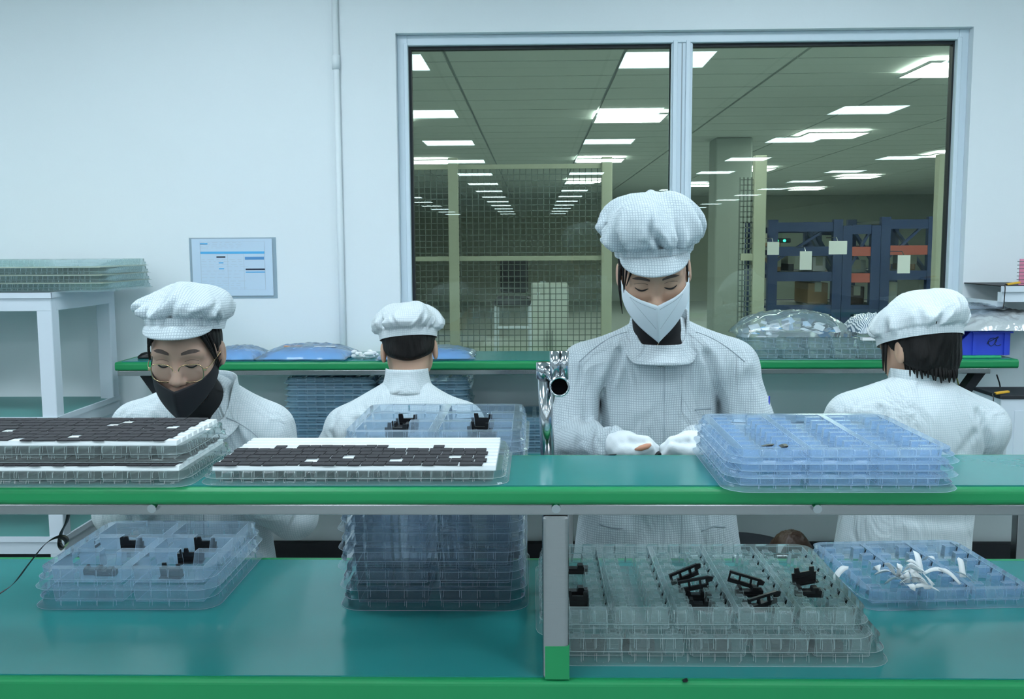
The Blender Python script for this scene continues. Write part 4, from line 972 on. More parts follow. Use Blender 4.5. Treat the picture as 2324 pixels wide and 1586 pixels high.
# ------------------------------------------------------------------ people: smooth signed-distance bodies turned into one skin
def nets(fn, lo, hi, h, fine=None):
    lo = np.array(lo, float); hi = np.array(hi, float)
    if fine is None: ax = [(lo[k]+h*np.arange(int(np.ceil((hi[k]-lo[k])/h))+1)).astype(np.float32) for k in range(3)]
    else:
        ax = []
        for k in range(3):
            a, b, hf = fine[0][k], fine[1][k], fine[2]; a, b = max(a, lo[k]), min(b, hi[k])
            g = list(np.arange(a, b, hf)); s_ = hf
            while g[-1] < hi[k]: s_ = min(h, s_*1.25); g.append(g[-1]+s_)
            s_ = hf; pre = [g[0]]
            while pre[-1] > lo[k]: s_ = min(h, s_*1.25); pre.append(pre[-1]-s_)
            ax.append(np.array(pre[:0:-1]+g, np.float32))
    n = np.array([len(a) for a in ax])
    G = np.stack(np.meshgrid(*ax, indexing='ij'), -1)
    D = fn(G).astype(np.float32); I = D < 0
    c = [(i, j, k) for i in (0, 1) for j in (0, 1) for k in (0, 1)]
    def sl(o): return D[o[0]:n[0]-1+o[0], o[1]:n[1]-1+o[1], o[2]:n[2]-1+o[2]]
    acc = np.zeros((n[0]-1, n[1]-1, n[2]-1, 3), np.float32); cnt = np.zeros(acc.shape[:3], np.float32)
    for a in c:
        for k in range(3):
            if a[k] == 0:
                b = list(a); b[k] = 1; va, vb = sl(a), sl(b); m = (va < 0) != (vb < 0)
                t_ = np.where(m, va/np.where(m, va-vb, 1), 0)
                for q in range(3): acc[..., q] += np.where(m, a[q]+(t_ if q == k else 0), 0)
                cnt += m
    mk = cnt > 0; idx = np.full(cnt.shape, -1, int); idx[mk] = np.arange(mk.sum())
    ijk = np.argwhere(mk); fr_ = acc[mk]/cnt[mk][:, None]
    V = np.stack([ax[k][ijk[:, k]]+fr_[:, k]*(ax[k][ijk[:, k]+1]-ax[k][ijk[:, k]]) for k in range(3)], 1)
    F = []
    for k in range(3):
        u, v = (k+1) % 3, (k+2) % 3
        s0 = [slice(None)]*3; s1 = [slice(None)]*3; s0[k] = slice(0, n[k]-1); s1[k] = slice(1, n[k])
        ch = I[tuple(s0)] != I[tuple(s1)]; e = np.argwhere(ch)
        e = e[(e[:, u] > 0) & (e[:, v] > 0) & (e[:, u] < n[u]-1) & (e[:, v] < n[v]-1)]
        def cell(du, dv):
            q = e.copy(); q[:, u] -= du; q[:, v] -= dv; return idx[q[:, 0], q[:, 1], q[:, 2]]
        Q = np.stack([cell(1, 1), cell(0, 1), cell(0, 0), cell(1, 0)], 1)
        fl = ~I[tuple(s0)][tuple(e.T)]; Q[fl] = Q[fl][:, ::-1]; F.append(Q)
    F = np.concatenate(F); F = F[(F >= 0).all(1)]
    return V.tolist(), F.tolist()
def V3(*a): return np.array(a, np.float32)
def rc(p, a, b, ra, rb, sq=None):
    a = np.array(a, np.float32); b = np.array(b, np.float32)
    if sq is not None:
        q = p.copy(); t0 = np.clip((p[..., 2]-a[2])/(b[2]-a[2]), 0, 1); yc = a[1]+(b[1]-a[1])*t0
        q[..., 1] = (p[..., 1]-yc)/sq+yc; p = q
    pa = p-a; ba = b-a; t_ = np.clip((pa@ba)/float(ba@ba), 0, 1)
    return np.linalg.norm(pa-t_[..., None]*ba, axis=-1)-(ra+(rb-ra)*t_)
def el(p, c, r):
    q = (p-np.array(c, np.float32)); r = np.array(r, np.float32); k0 = np.linalg.norm(q/r, axis=-1); k1 = np.linalg.norm(q/(r*r), axis=-1)+1e-9
    return k0*(k0-1)/k1
def smin(a, b, k):
    h = np.clip(0.5+0.5*(b-a)/k, 0, 1); return b*(1-h)+a*h-k*h*(1-h)
def smax(a, b, k): return -smin(-a, -b, k)
def chain(p, pts, rs, k=0.006):
    d = None
    for i in range(len(pts)-1):
        e = rc(p, pts[i], pts[i+1], rs[i], rs[i+1]); d = e if d is None else smin(d, e, k)
    return d
def waves(p, seed, amp, fr=22.0):
    r_ = np.random.default_rng(seed); o = 0
    for i in range(5):
        d = r_.normal(size=3); d[2] *= 0.45; d /= np.linalg.norm(d); e = r_.normal(size=3); e /= np.linalg.norm(e)
        o = o+np.sin((p@d.astype(np.float32))*fr*r_.uniform(0.6, 1.7)+1.5*np.sin((p@e.astype(np.float32))*fr*0.4+r_.uniform(0, 6))+r_.uniform(0, 6))
    return o*amp/3

def head_sdf(p):
    """face towards -y, origin between the ears"""
    ax = np.abs(p[..., 0]); q = p.copy(); q[..., 0] = ax
    d = el(p, (0, .006, .036), (.0745, .098, .088))
    d = smin(d, el(p, (0, -.030, -.022), (.063, .062, .084)), .03)
    d = smin(d, el(q, (.040, -.048, -.028), (.027, .030, .032)), .02)
    d = smin(d, el(p, (0, -.060, -.086), (.034, .030, .024)), .03)
    d = smin(d, rc(q, (0.006, -.083, .032), (.048, -.070, .026), .012, .010), .018)
    d = smax(d, -el(q, (.032, -.104, .007), (.021, .019, .015)), .014)
    d = smin(d, el(q, (.0315, -.0725, .0065), (.0165, .0150, .0135)), .005)
    d = smin(d, rc(p, (0, -.088, .012), (0, -.107, -.028), .0075, .0115), .014)
    d = smin(d, el(p, (0, -.107, -.032), (.0115, .010, .0095)), .008)
    d = smin(d, el(q, (.0125, -.097, -.036), (.0078, .009, .0075)), .007)
    d = smin(d, el(p, (0, -.089, -.064), (.022, .012, .011)), .012)
    ear = el(q, (.0790, .016, -.004), (.0095, .0180, .031)); ear = smax(ear, -el(q, (.0895, .010, .002), (.0060, .010, .017)), .004)
    d = smin(d, ear, .006)
    return d
def rot(yaw=0, pitch=0, roll=0):
    M = Matrix.Rotation(math.radians(yaw), 3, 'Z') @ Matrix.Rotation(math.radians(pitch), 3, 'X') @ Matrix.Rotation(math.radians(roll), 3, 'Y')
    return np.array(M, dtype=np.float32)
class Person:
    def __init__(s, label, base, hc, R, N, SL, SR, EL, ER, WL, WR, T0, T1, rt, rb, sq, skin, cloth, capm, group=None, ra=(.060, .056, .044), seed=1, wav=.004, hem=None, face=1, armk=.010, wfr=16.0, grooves=(), trap=.058):
        s.hc = np.array(hc, np.float32); s.R = R; s.N = np.array(N, np.float32); s.base = base; s.face = face
        s.cloth, s.capm, s.skin = cloth, capm, skin
        HL = lambda p: (p-s.hc)@R            # world -> head
        s.HL = HL
        nk0 = s.hc+R@V3(0, .022, -.055); nk1 = s.N+V3(0, 0, -.03)
        def body(p):
            d = head_sdf(HL(p)); d = smin(d, rc(p, nk0, nk1, .050, .052), .022)
            d = smin(d, rc(p, T0, T1, rt-.045, rb-.05, sq), .02)
            d = smin(d, rc(p, SL, SR, ra[0]-.032, ra[0]-.032), .02)
            for S_, E_, W_ in ((SL, EL, WL), (SR, ER, WR)): d = smin(d, chain(p, (S_, E_, W_), (.034, .032, .026), .01), .015)
            if hem is not None: d = smax(d, hem-p[..., 2], .004)
            return d
        def smock(p):
            d = rc(p, T0, T1, rt, rb, sq)
            d = smin(d, rc(p, SL, SR, ra[0], ra[0]), .05)
            for S_, E_, W_ in ((SL, EL, WL), (SR, ER, WR)):
                d = smin(d, rc(p, tuple(s.N), S_, trap, ra[0]), .045)
                a = smin(rc(p, S_, E_, ra[0]+.004, ra[1]), rc(p, E_, W_, ra[1], ra[2]), .02)
                d = smin(d, a, armk)
            d = d+waves(p, seed, wav, wfr)
            for g in grooves:
                pts_, dep, wd = g
                dd = None
                for (x0, z0), (x1, z1) in zip(pts_, pts_[1:]):
                    ax_, az = p[..., 0]-x0, p[..., 2]-z0; bx_, bz2 = x1-x0, z1-z0; t_ = np.clip((ax_*bx_+az*bz2)/(bx_*bx_+bz2*bz2), 0, 1)
                    e_ = np.hypot(ax_-t_*bx_, az-t_*bz2); dd = e_ if dd is None else np.minimum(dd, e_)
                d = d+np.where(p[..., 1] < T1[1], dep*(np.exp(-(dd/wd)**2)-.45*np.exp(-((dd-1.9*wd)/wd)**2)), 0)
            d = smax(d, -rc(p, tuple(s.N+V3(0, 0, -.02)), tuple(nk0), .050, .050), .006)
            if hem is not None: d = smax(d, hem-p[..., 2], .004)
            return d
        s.body_f, s.smock_f = body, smock
        pts = np.array([SL, SR, EL, ER, WL, WR, T0, T1, tuple(s.N)]); lo = pts.min(0)-.09; hi = pts.max(0)+.09
        lo[0] = min(lo[0], T1[0]-rb-.03); hi[0] = max(hi[0], T1[0]+rb+.03); lo[1] = min(lo[1], T1[1]-rb*sq-.03); hi[1] = max(hi[1], T1[1]+rb*sq+.03)
        blo = np.minimum(lo, s.hc-.15); bhi = np.maximum(hi, s.hc+.15)
        bv = nets(body, blo, bhi, .011, (s.hc-np.array((.10, .135, .13)), s.hc+np.array((.10, .12, .13)), .0028 if face == 1 else .0045))
        s.root = obj('person', bv, skin, base=base, smooth=True)
        tag(s.root, label, 'person', group)
        o = obj('smock', nets(smock, lo, hi, .0075), cloth, s.root, smooth=True); s.smock = o
        md = o.modifiers.new('sm', 'SMOOTH'); md.iterations = 2; md.factor = 0.5
    def W(s, v): return s.hc+s.R@np.array(v, np.float32)
    def loc(s, mb):
        return MB().add([s.W(v) for v in mb.v], mb.f)
    def part(s, name, mb, mat, parent=None, local=True, **k):
        return obj(name, s.loc(mb) if local else mb, mat, parent if parent is not None else s.root, base=s.base, **k)
    def sdf_part(s, name, fn, lo, hi, h, mat, parent=None, local=True):
        V, F = nets(fn, lo, hi, h)
        if local: V = [s.W(v) for v in V]
        return obj(name, (V, F), mat, parent if parent is not None else s.root, base=s.base, smooth=True)
    def on_face(s, x, z, off=0.0):
        """front skin depth at local x,z"""
        ys = np.linspace(-.16, .05, 500, dtype=np.float32); p = np.stack([np.full_like(ys, x), ys, np.full_like(ys, z)], -1)
        d = head_sdf(p); i = np.argmax(d < 0); return V3(x, ys[i]-off, z)
    def front(s, x, z, fn=None, off=0.0, y0=None, y1=None):
        """world point on the garment surface seen from the side the person faces"""
        fn = fn or s.smock_f; sg = -1 if s.face == 1 else 1
        yc = s.N[1]; ys = np.linspace(yc+sg*.45, yc-sg*.2, 700, dtype=np.float32); p = np.stack([np.full_like(ys, x), ys, np.full_like(ys, z)], -1)
        d = fn(p); i = int(np.argmax(d < 0)); return Vector((x, float(ys[i])+sg*off, z))
    def seam(s, pts, r=.0013, name='seam', parent=None):
        P_ = [s.front(x, z, off=.0006) for x, z in pts]
        return obj(name, MB().tube(P_, r, 5), M_SEAM, parent or s.smock, base=s.base, smooth=True)
    # ---- features
    def brows_eyes(s, thick=.0035, zb=.030):
        for sx in (-1, 1):
            mb = MB(); V = []; F = []
            xs_ = np.linspace(.014, .052, 12)
            for i, x in enumerate(xs_):
                t_ = i/11; z = zb+.0042*math.sin(math.pi*min(1, t_*1.05)*.8)-.001*t_; w_ = thick*(0.45+0.8*math.sin(math.pi*(0.12+0.8*t_)))*(1 if t_ < .8 else (1-t_)/.2*.8+.2)
                V += [s.on_face(sx*x, z-w_, .0011), s.on_face(sx*x, z+w_, .0011)]
                if i: F.append((2*i-2, 2*i-1, 2*i+1, 2*i))
            s.part('eyebrow', MB().add(V, F), M_BROW, solid=.0012)
            P_ = [s.on_face(sx*x, .0030-.0058*math.sin(math.pi*(i/9))+.0012*(i/9), .0004) for i, x in enumerate(np.linspace(.0175, .047, 10))]
            s.part('eyelash', MB().tube(P_, [.0006, .0014, .0018, .0021, .0022, .0023, .0023, .0020, .0015, .0007], 6), M_LASH, smooth=True)
            P_ = [s.on_face(sx*x, .0125+.0035*math.sin(math.pi*(i/9)), .0000) for i, x in enumerate(np.linspace(.018, .048, 10))]
            s.part('eyelid_crease', MB().tube(P_, .0007, 5), M_BROW, smooth=True)
    def hair(s, low_back=-.06, hairline=.045, grow=.007, side=-.02, thick=0.0):
        face = s.face
        def f(p):
            q = p.copy(); q[..., 0] = np.abs(p[..., 0])
            d = el(p, (0, .010, .036), (.0745+grow, .098+grow+thick, .088+grow))
            d = smin(d, el(q, (.040, .034, -.02), (.033+thick, .058, .055)), .02)
            d = smin(d, el(p, (0, .052, -.02), (.056+thick, .044+thick, .065)), .02)
            d = d+.0016*np.sin(q[..., 0]*420+p[..., 1]*260)
            # face opening: keep only above/behind the hairline
            cut = (-.030-p[..., 1])*0.80+(hairline-p[..., 2])*0.60-np.maximum(0, q[..., 0]-.045)*0.35
            d = smax(d, cut, .006)
            d = smax(d, low_back+6.0*p[..., 0]**2*(1 if face == -1 else 0)-p[..., 2]+np.maximum(0, (.02-p[..., 1]))*0.9*(1 if side > -.05 else .3), .012)
            earcut = el(q, (.088, .010, -.010), (.022, .016, .030))
            return smax(d, -earcut, .005)
        s.hairobj = s.sdf_part('hair', f, (-.13, -.13, -.13), (.13, .15, .15), .0042, M_HAIR)
    def strands(s, lst, r0=.0024):
        for pts in lst:
            m = len(pts)*5-4
            s.part('hair_strand', MB().tube(spl(pts, 5), [r0*(1-.85*i/m) for i in range(m)], 6), M_HAIR, s.hairobj, smooth=True)
    def cap(s, rmax=1.45, hmax=.150, a=.086, b=.108, z0=.045, slope=.28, slouch=(0, 0, 0), seed=3, pleat=.075, visor=True, n1=10, vl=.062, vdrop=.62, va=60):
        r_ = np.random.default_rng(seed); ph = r_.uniform(0, 6.28, 8)
        vals = [(2*math.pi*(i+r_.uniform(-.35, .35))/(n1*2), r_.uniform(.35, 1.0), r_.uniform(.045, .10), r_.uniform(-.9, .9), r_.uniform(.14, .34), r_.uniform(.10, .30)) for i in range(n1*2)]
        nrm = np.array((0, slope, 1.0)); nrm /= np.linalg.norm(nrm)
        prof = [(0, 1.0, 0.0), (.06, 1.01, .010), (.11, 1.03, .018), (.18, 1.0+(rmax-1)*.60, .024), (.28, 1.0+(rmax-1)*.95, .044/.150*hmax+.006)]
        for k in range(1, 9):
            a_ = math.pi/2*k/8; h0 = .052/.150*hmax; prof.append((.28+.72*k/8, rmax*math.cos(a_)**.96 if k < 8 else 0.0, h0+(hmax-h0)*math.sin(a_)))
        pt, pr, phh = zip(*prof)
        def ring(an, k, h, sl=0.0):
            x, y = a*k*math.cos(an), b*k*math.sin(an)+.008
            v = np.array((x, y, z0-slope*(y-.008)))+nrm*h+np.array(slouch)*sl; return v
        def f(u, v):
            an = 2*math.pi*u; k = np.interp(v, pt, pr); h = np.interp(v, pt, phh)
            puff = math.sin(math.pi*min(1, max(0, (v-.08)/.86)))
            ww = an+.22*math.sin(2*an+ph[1])+.12*math.sin(5*an+ph[3])+.25*v*math.sin(an+ph[2])
            vv = 0.0
            for va_, vd_, vw_, vs_, vc_, vr_ in vals:
                e_ = (an-va_-vs_*(v-.15)+math.pi) % (2*math.pi)-math.pi
                vv += vd_*(math.exp(-(e_/vw_)**2)-.55*math.exp(-((abs(e_)-1.9*vw_)/(1.1*vw_))**2))*math.exp(-((v-vc_)/vr_)**2)
            k *= 1-pleat*1.7*vv+pleat*puff*(.7*math.sin(3*an+ph[4])+.35*math.sin(7*an+ph[6]+3*v))
            h += hmax*pleat*puff*.9*(math.sin(4*an+ph[5]+2*v)*.8+math.sin(7*an+ph[6])*.4)*(1 if v < .8 else max(0, (1-v)/.2))
            if v < .2: k += .012*math.sin(46*an+ph[7])*math.sin(math.pi*v/.2)
            return ring(an, k, h, puff*v)
        c = s.part('cap', MB().grid(f, 168, 56, wrap=True), s.capm, smooth=True); s.capobj = c
        s.part('band', MB().grid(lambda u, v: ring(2*math.pi*u, 1.018+.010*math.sin(math.pi*v)+.004*math.sin(40*math.pi*2*u)*(1 if visor is False else .4), -.004+.024*v), 160, 6, wrap=True), s.capm, c, smooth=True)
        if visor:
            def g(u, v):
                w_ = 2*u-1; an = -math.pi/2+math.radians(va)*w_; b0 = ring(an, 1.03, .001); ex = (max(0.0, 1-abs(w_)**2.2))**.62*vl*v
                dr = np.array((.10*w_, -1.0, -vdrop)); dr /= np.linalg.norm(dr)
                return b0+dr*ex+np.array((0, 0, .010*math.sin(math.pi*v)*(1-w_*w_)))
            s.part('visor', MB().grid(g, 34, 12), s.capm, c, smooth=True, solid=.003)
            s.part('visor_seam', MB().tube([g(i/30, .985)+np.array((0, 0, .0014)) for i in range(31)], .0012, 5), M_SEAM, c, smooth=True)
            s.part('band_seam', MB().tube([ring(-math.pi/2+math.radians(va)*(i/15-1), 1.040, .001) for i in range(31)], .0010, 5), M_SEAM, c, smooth=True)
    def mask(s, mat, ztc=-.018, zbc=-.128, zts=.000, zbs=-.036, yc=-.126, stitch=True, mw=.0765):
        def f(u, v):
            w_ = 2*u-1; a_ = abs(w_); x = mw*math.sin(math.pi/2*w_*.98)
            zt = ztc+(zts-ztc)*a_**2.0+.006*math.exp(-(a_/.14)**2)*-.6; zb = zbc+(zbs-zbc)*a_**.95
            y = -.018+(yc+.018)*(1-a_**1.45)+.034*v*v*(1-a_); y -= .004*math.exp(-(a_/.05)**2)
            return (x, y, zt+(zb-zt)*v)
        m = s.part('face_mask', MB().grid(f, 41, 16), mat, smooth=True, solid=.0016)
        s.part('centre_fold', MB().tube([Vector(f(.5, i/12))+Vector((0, -.0008, 0)) for i in range(13)], .0012, 5), mat, m, smooth=True)
        if stitch:
            for sx in (-1, 1):
                s.part('stitch_line', MB().tube([Vector(f(.5+sx*(.02+.26*i/12), .10))+Vector((0, -.001, 0)) for i in range(13)], .0008, 4), M_SEAM, m)
                s.part('stitch_line', MB().tube([Vector(f(.5+sx*(.02+.27*i/12), .62-.50*i/12))+Vector((0, -.001, 0)) for i in range(13)], .0006, 4), M_SEAM, m)
        for sx in (-1, 1):
            for zz in (-.004, -.030):
                s.part('ear_loop', MB().tube(spl([(sx*.0765, -.016, zz), (sx*.080, .002, zz*.6+.004), (sx*.0785, .026, .016 if zz > -.01 else -.020)], 5), .0013, 5), mat, m, smooth=True)
        return m
    def collar(s, cx, cy, z, rx, ry, back=(.0, .062), side=(-.012, .052), front=(-.055, -.010), gap=0.0, lean=.006):
        """stand-up collar: (bottom, top) heights above z at the back, sides and front"""
        sg = 1 if s.face == 1 else -1
        def f(u, v):
            an = 2*math.pi*u; fr = -math.sin(an)*sg
            if fr >= 0: w_ = min(1.0, fr*1.35); w_ = w_*w_*(3-2*w_); lo_, hi_ = [side[k]+(front[k]-side[k])*w_ for k in (0, 1)]
            else: lo_, hi_ = [side[k]+(back[k]-side[k])*(-fr) for k in (0, 1)]
            k = 1+.10*(1-v)+.30*(1-v)**2.5+.012*math.sin(5*an+1); return (cx+rx*k*math.cos(an), cy+ry*k*math.sin(an), z+lo_+(hi_-lo_)*v)
        return obj('collar', MB().grid(f, 64, 8, wrap=True), s.cloth, s.smock, base=s.base, smooth=True, solid=.004)
    def legs(s, hips, knees, feet, r=(.075, .055, .042)):
        for h_, k_, f_ in zip(hips, knees, feet):
            obj('trouser_leg', MB().tube([h_, k_, f_], list(r), 14), M_SLATE, s.root, base=s.base, smooth=True)
            x, y, z = f_; dy = -.1 if s.face == 1 else .1
            obj('shoe', MB().tube([(x, y-dy*.4, .045), (x, y, .05), (x, y+dy*.8, .04), (x, y+dy*1.5, .028)], [.03, .042, .04, .026], 12), M_PAPER, s.root, base=s.base, smooth=True)

def stool(x, y, z, label):
    t = empty('stool', (x, y, 0), label, 'stool', 'round stools')
    obj('seat', MB().tube([(x, y, z-.05), (x, y, z-.045), (x, y, z-.008), (x, y, z)], [.15, .165, .165, .15], 28), M_DARK, t, smooth=False)
    obj('column', MB().tube([(x, y, .06), (x, y, z-.05)], .022, 14), M_CHROME, t)
    for k in range(5):
        a_ = 2*math.pi*k/5; obj('foot', MB().bar((x, y, .06), (x+.22*math.cos(a_), y+.22*math.sin(a_), .03), .03, .025), M_STEEL, t)

# ---- standing woman, centre
hcW = PY(1484, 622, 2.262)
Wm = Person('standing woman in white smock, puffy visor cap and white mask, gloved hands holding a clip', (0.305, 2.42, 0), hcW, rot(-3, 21, -4),
    (.303, 2.385, 1.245), (.128, 2.405, 1.165), (.484, 2.405, 1.163), (.078, 2.365, .985), (.545, 2.365, .985), (.168, 2.165, 1.020), (.368, 2.165, 1.020),
    (.305, 2.405, 1.11), (.310, 2.41, .66), .152, .218, .58, M_SKIN2, M_CLOTH, M_CAP, seed=4, hem=.60, ra=(.062, .060, .046), wav=.004, grooves=[([(.205, 1.215), (.160, 1.10), (.168, .96)], .013, .010), ([(.410, 1.21), (.452, 1.08), (.440, .93)], .013, .010), ([(.215, 1.19), (.228, .80)], .006, .011), ([(.250, 1.05), (.240, .68)], .005, .010), ([(.400, 1.17), (.392, .80)], .006, .011), ([(.360, 1.20), (.378, .95)], .004, .009), ([(.105, 1.17), (.125, 1.02)], .006, .010), ([(.515, 1.16), (.498, 1.00)], .007, .010), ([(.13, 1.0), (.06, .975)], .005, .008), ([(.14, 1.035), (.19, 1.0)], .005, .008), ([(.34, .95), (.35, .66)], .005, .012), ([(.19, .92), (.17, .66)], .005, .012)])
Wm.brows_eyes(.0028, .026)
Wm.hair(low_back=-.085, hairline=.050, grow=.006)
Wm.strands([[(-.070, -.055, .05), (-.071, -.062, .02), (-.072, -.050, -.02)], [(-.062, -.068, .05), (-.066, -.070, .025), (-.071, -.058, -.01)], [(-.050, -.078, .052), (-.058, -.080, .03), (-.066, -.070, .005)],
    [(-.078, -.01, .03), (-.082, -.006, -.02), (-.080, -.012, -.07)], [(-.077, -.02, .03), (-.080, -.02, -.03), (-.078, -.024, -.085)], [(.070, -.05, .05), (.073, -.05, .02), (.073, -.042, -.012)]], .0034)
Wm.cap(1.34, .136, z0=.053, slope=.24, slouch=(-.018, .012, 0), seed=12, n1=7, pleat=.125, vl=.056, vdrop=.46)
Wm.mask(M_MASKW, ztc=-.018, zbc=-.130)
def under(P_, z=0.0, k=1.0):
    N = P_.N; P_.sdf_part('undershirt', lambda p: smin(el(p, tuple(N+V3(0, -.005, -.02+z)), (.076*k, .078*k, .070)), rc(p, tuple(N+V3(0, 0, -.02)), tuple(P_.hc+P_.R@V3(0, .02, -.085)), .060, .056), .01),
        N-.12, N+.13, .006, M_BLACKC, local=False)
under(Wm)
Wm.collar(.303, 2.368, 1.262, .066, .078, back=(-.01, .062), side=(-.022, .052), front=(-.070, -.026))
fl = MB(); V = []
def flap(u, v):
    x = .262+.078*u; z = 1.222-.040*v-.012*(1-u)*(1-abs(2*v-1)); return Wm.front(x, z, off=.006)
obj('collar_flap', MB().grid(flap, 10, 6), M_CLOTH, Wm.smock, base=Wm.base, smooth=True, solid=.003)
pz = np.linspace(1.185, .62, 26)
Wm.seam([(.309, z) for z in pz]); Wm.seam([(.352, z) for z in pz[1:]], .0009)
Wm.seam([(.222-.013*i, 1.262-.0035*i-.0005*i*i) for i in range(10)]); Wm.seam([(.388+.013*i, 1.262-.0035*i-.0005*i*i) for i in range(10)])
Wm.seam([(.385+.006*i, 1.075) for i in range(8)], .0022, 'pocket_edge'); Wm.seam([(.387, 1.075-.02*i) for i in range(10)], .0008, 'pocket_edge')
Wm.seam([(.40+.008*i, .79-.002*abs(i-4)) for i in range(9)], .0022, 'pocket_edge'); Wm.seam([(.155+.007*i, .79-.006*math.sin(i*.35)) for i in range(9)], .0022, 'pocket_edge')
Wm.legs([(.22, 2.41, .66), (.40, 2.41, .66)], [(.21, 2.40, .42), (.41, 2.40, .42)], [(.21, 2.42, .06), (.41, 2.42, .06)])
ch_ = [(.318+.004*i-.0035*i*(i > 5)*.3, 1.285-.011*i) for i in range(8)]
# gloves closed on a part
def glove(sx, cx0, name_l):
    X = lambda x: cx0+sx*(x-.268)
    q = lambda x, y, z: (X(x), y, z)
    def f(p):
        d = el(p, q(.200, 2.128, 1.030), (.040, .030, .030)); d = smin(d, rc(p, q(.163, 2.165, 1.020), q(.190, 2.140, 1.026), .029, .028), .02)
        fing = [((.212, 2.108, 1.048), (.242, 2.088, 1.047), (.262, 2.092, 1.030)), ((.216, 2.100, 1.032), (.246, 2.080, 1.027), (.266, 2.088, 1.012)),
                ((.213, 2.102, 1.014), (.242, 2.086, 1.008), (.259, 2.094, .996)), ((.207, 2.108, .999), (.231, 2.096, .993), (.246, 2.102, .983))]
        for k, g in enumerate(fing): d = smin(d, chain(p, [q(*v) for v in g], (.0115-.0006*k, .0105-.0006*k, .0090-.0006*k), .004), .006)
        d = smin(d, chain(p, [q(.186, 2.108, 1.022), q(.214, 2.080, 1.026), q(.246, 2.072, 1.036)], (.0150, .0125, .0105), .004), .007)
        return d+.0007*np.sin(p[..., 0]*260)*np.sin(p[..., 2]*240)
    lo = (min(X(.10), X(.29)), 2.03, .95); hi = (max(X(.10), X(.29)), 2.22, 1.09)
    o = Wm.sdf_part('glove', f, lo, hi, .0028, M_GLOVE, local=False); o['label'] = name_l
    V = MB().tube([q(.176, 2.152, 1.024), q(.166, 2.163, 1.021), q(.158, 2.172, 1.019)], [.040, .044, .042], 24)
    obj('cuff', V, M_CLOTH, Wm.smock, base=Wm.base, smooth=True)
    return o
g1 = glove(1, .268, 'white knit glove with a torn thumb'); glove(-1, .272, 'white knit glove steadying the clip')
obj('bare_thumb', MB().tube([(.214, 2.0685, 1.032), (.226, 2.0635, 1.036), (.240, 2.0625, 1.041), (.248, 2.0645, 1.044)], [.002, .0062, .0062, .003], 12), P('thumb_skin', (0.62, 0.30, 0.19), 0.5), g1, base=Wm.base, smooth=True)
clip(2, (.270, 2.062, 1.012), 'small black clip held between white gloved fingertips', .3, .3, .55, .62)
# pen and badge on the sleeve
b0 = PY(1722, 905, 2.36); pn = PY(1722, 900, 2.33)
bd = empty('sleeve_badge', (b0.x, 2.35, b0.z-.03), 'white card badge with dark blue edge on the sleeve', 'badge')
obj('card', MB().box(b0.x, PY(1745, 905, 2.36).x, 2.355, 2.358, PY(1740, 924, 2.36).z, PY(1740, 898, 2.36).z), M_PAPER, bd)
obj('edge', MB().box(PY(1743, 905, 2.36).x, PY(1746, 905, 2.36).x, 2.3545, 2.3585, PY(1740, 924, 2.36).z, PY(1740, 898, 2.36).z), M_BIN, bd)
pe0, pe1 = PY(1717, 898, 2.345), PY(1728, 936, 2.345)
pe = tag(obj('pen', MB().tube([pe0, pe0+(pe1-pe0)*.2, pe1], [.002, .004, .004], 10), M_BLACKP, smooth=True), 'black pen clipped in the sleeve pocket', 'pen')
obj('clip', MB().bar(pe0+Vector((-.004, -.002, -.002)), pe0+Vector((-.002, -.004, -.025)), .002, .001), M_CHROME, pe)

# ---- seated woman with glasses
hcL = PY(424, 802, 2.285)
Lm = Person('seated woman in gold glasses and black face mask, white smock and visor cap, head bowed', (-.85, 2.44, 0), hcL, rot(5, 14, 1),
    (-.838, 2.425, 1.085), (-1.020, 2.44, 1.015), (-.690, 2.44, 1.005), (-1.075, 2.41, .80), (-.625, 2.42, .785), (-.905, 2.255, .905), (-.745, 2.255, .905),
    (-.855, 2.44, .98), (-.860, 2.44, .56), .150, .190, .58, M_SKIN, M_CLOTHF, M_CAP, seed=9, wav=.0045, hem=.52, ra=(.062, .062, .046), grooves=[([(-.945, 1.04), (-.985, .95), (-.98, .82)], .011, .010), ([(-.755, 1.03), (-.715, .94), (-.72, .80)], .011, .010), ([(-.90, 1.02), (-.90, .85)], .005, .010), ([(-.66, .98), (-.64, .86)], .006, .010)])
Lm.brows_eyes(.0036, .034)
Lm.hair(low_back=-.075, hairline=.058, grow=.006)
Lm.strands([[(-.060, -.060, .07), (-.068, -.062, .04), (-.075, -.045, .0)], [(-.050, -.072, .07), (-.064, -.070, .045), (-.074, -.052, .02)],
    [(.055, -.072, .075), (.066, -.062, .045), (.074, -.045, .010), (.077, -.03, -.02)], [(.060, -.066, .075), (.070, -.054, .04), (.076, -.034, .0)], [(.066, -.055, .07), (.074, -.042, .035), (.078, -.022, -.03)], [(-.062, -.062, .075), (-.072, -.048, .04), (-.077, -.03, -.005)]], .0058)
Lm.cap(1.25, .108, z0=.064, slope=.34, slouch=(.020, .03, -.022), seed=31, n1=8, pleat=.12, vl=.046, vdrop=.42, va=62)
Lm.mask(M_MASKB, ztc=-.041, zbc=-.138, zts=-.004, zbs=-.040, stitch=False, mw=.0755, yc=-.128)
gl = empty('glasses', Lm.base); gl.parent = Lm.root; gl.location = (0, 0, 0); gl['label'] = 'thin gold angular spectacles'
def rim(sx, k=1.0, y=-.104):
    P_ = []
    for i in range(36):
        a_ = 2*math.pi*i/36; c_, s_ = math.cos(a_), math.sin(a_); e = .62
        x = .0265*math.copysign(abs(c_)**e, c_)*k; z = .0225*math.copysign(abs(s_)**e, s_)*k
        if s_ < 0: x *= 1-.22*abs(s_)**2
        P_.append((sx*.0325+x, y+abs(sx*.0325+x)*.22+z*-.10, -.013+z))
    return P_
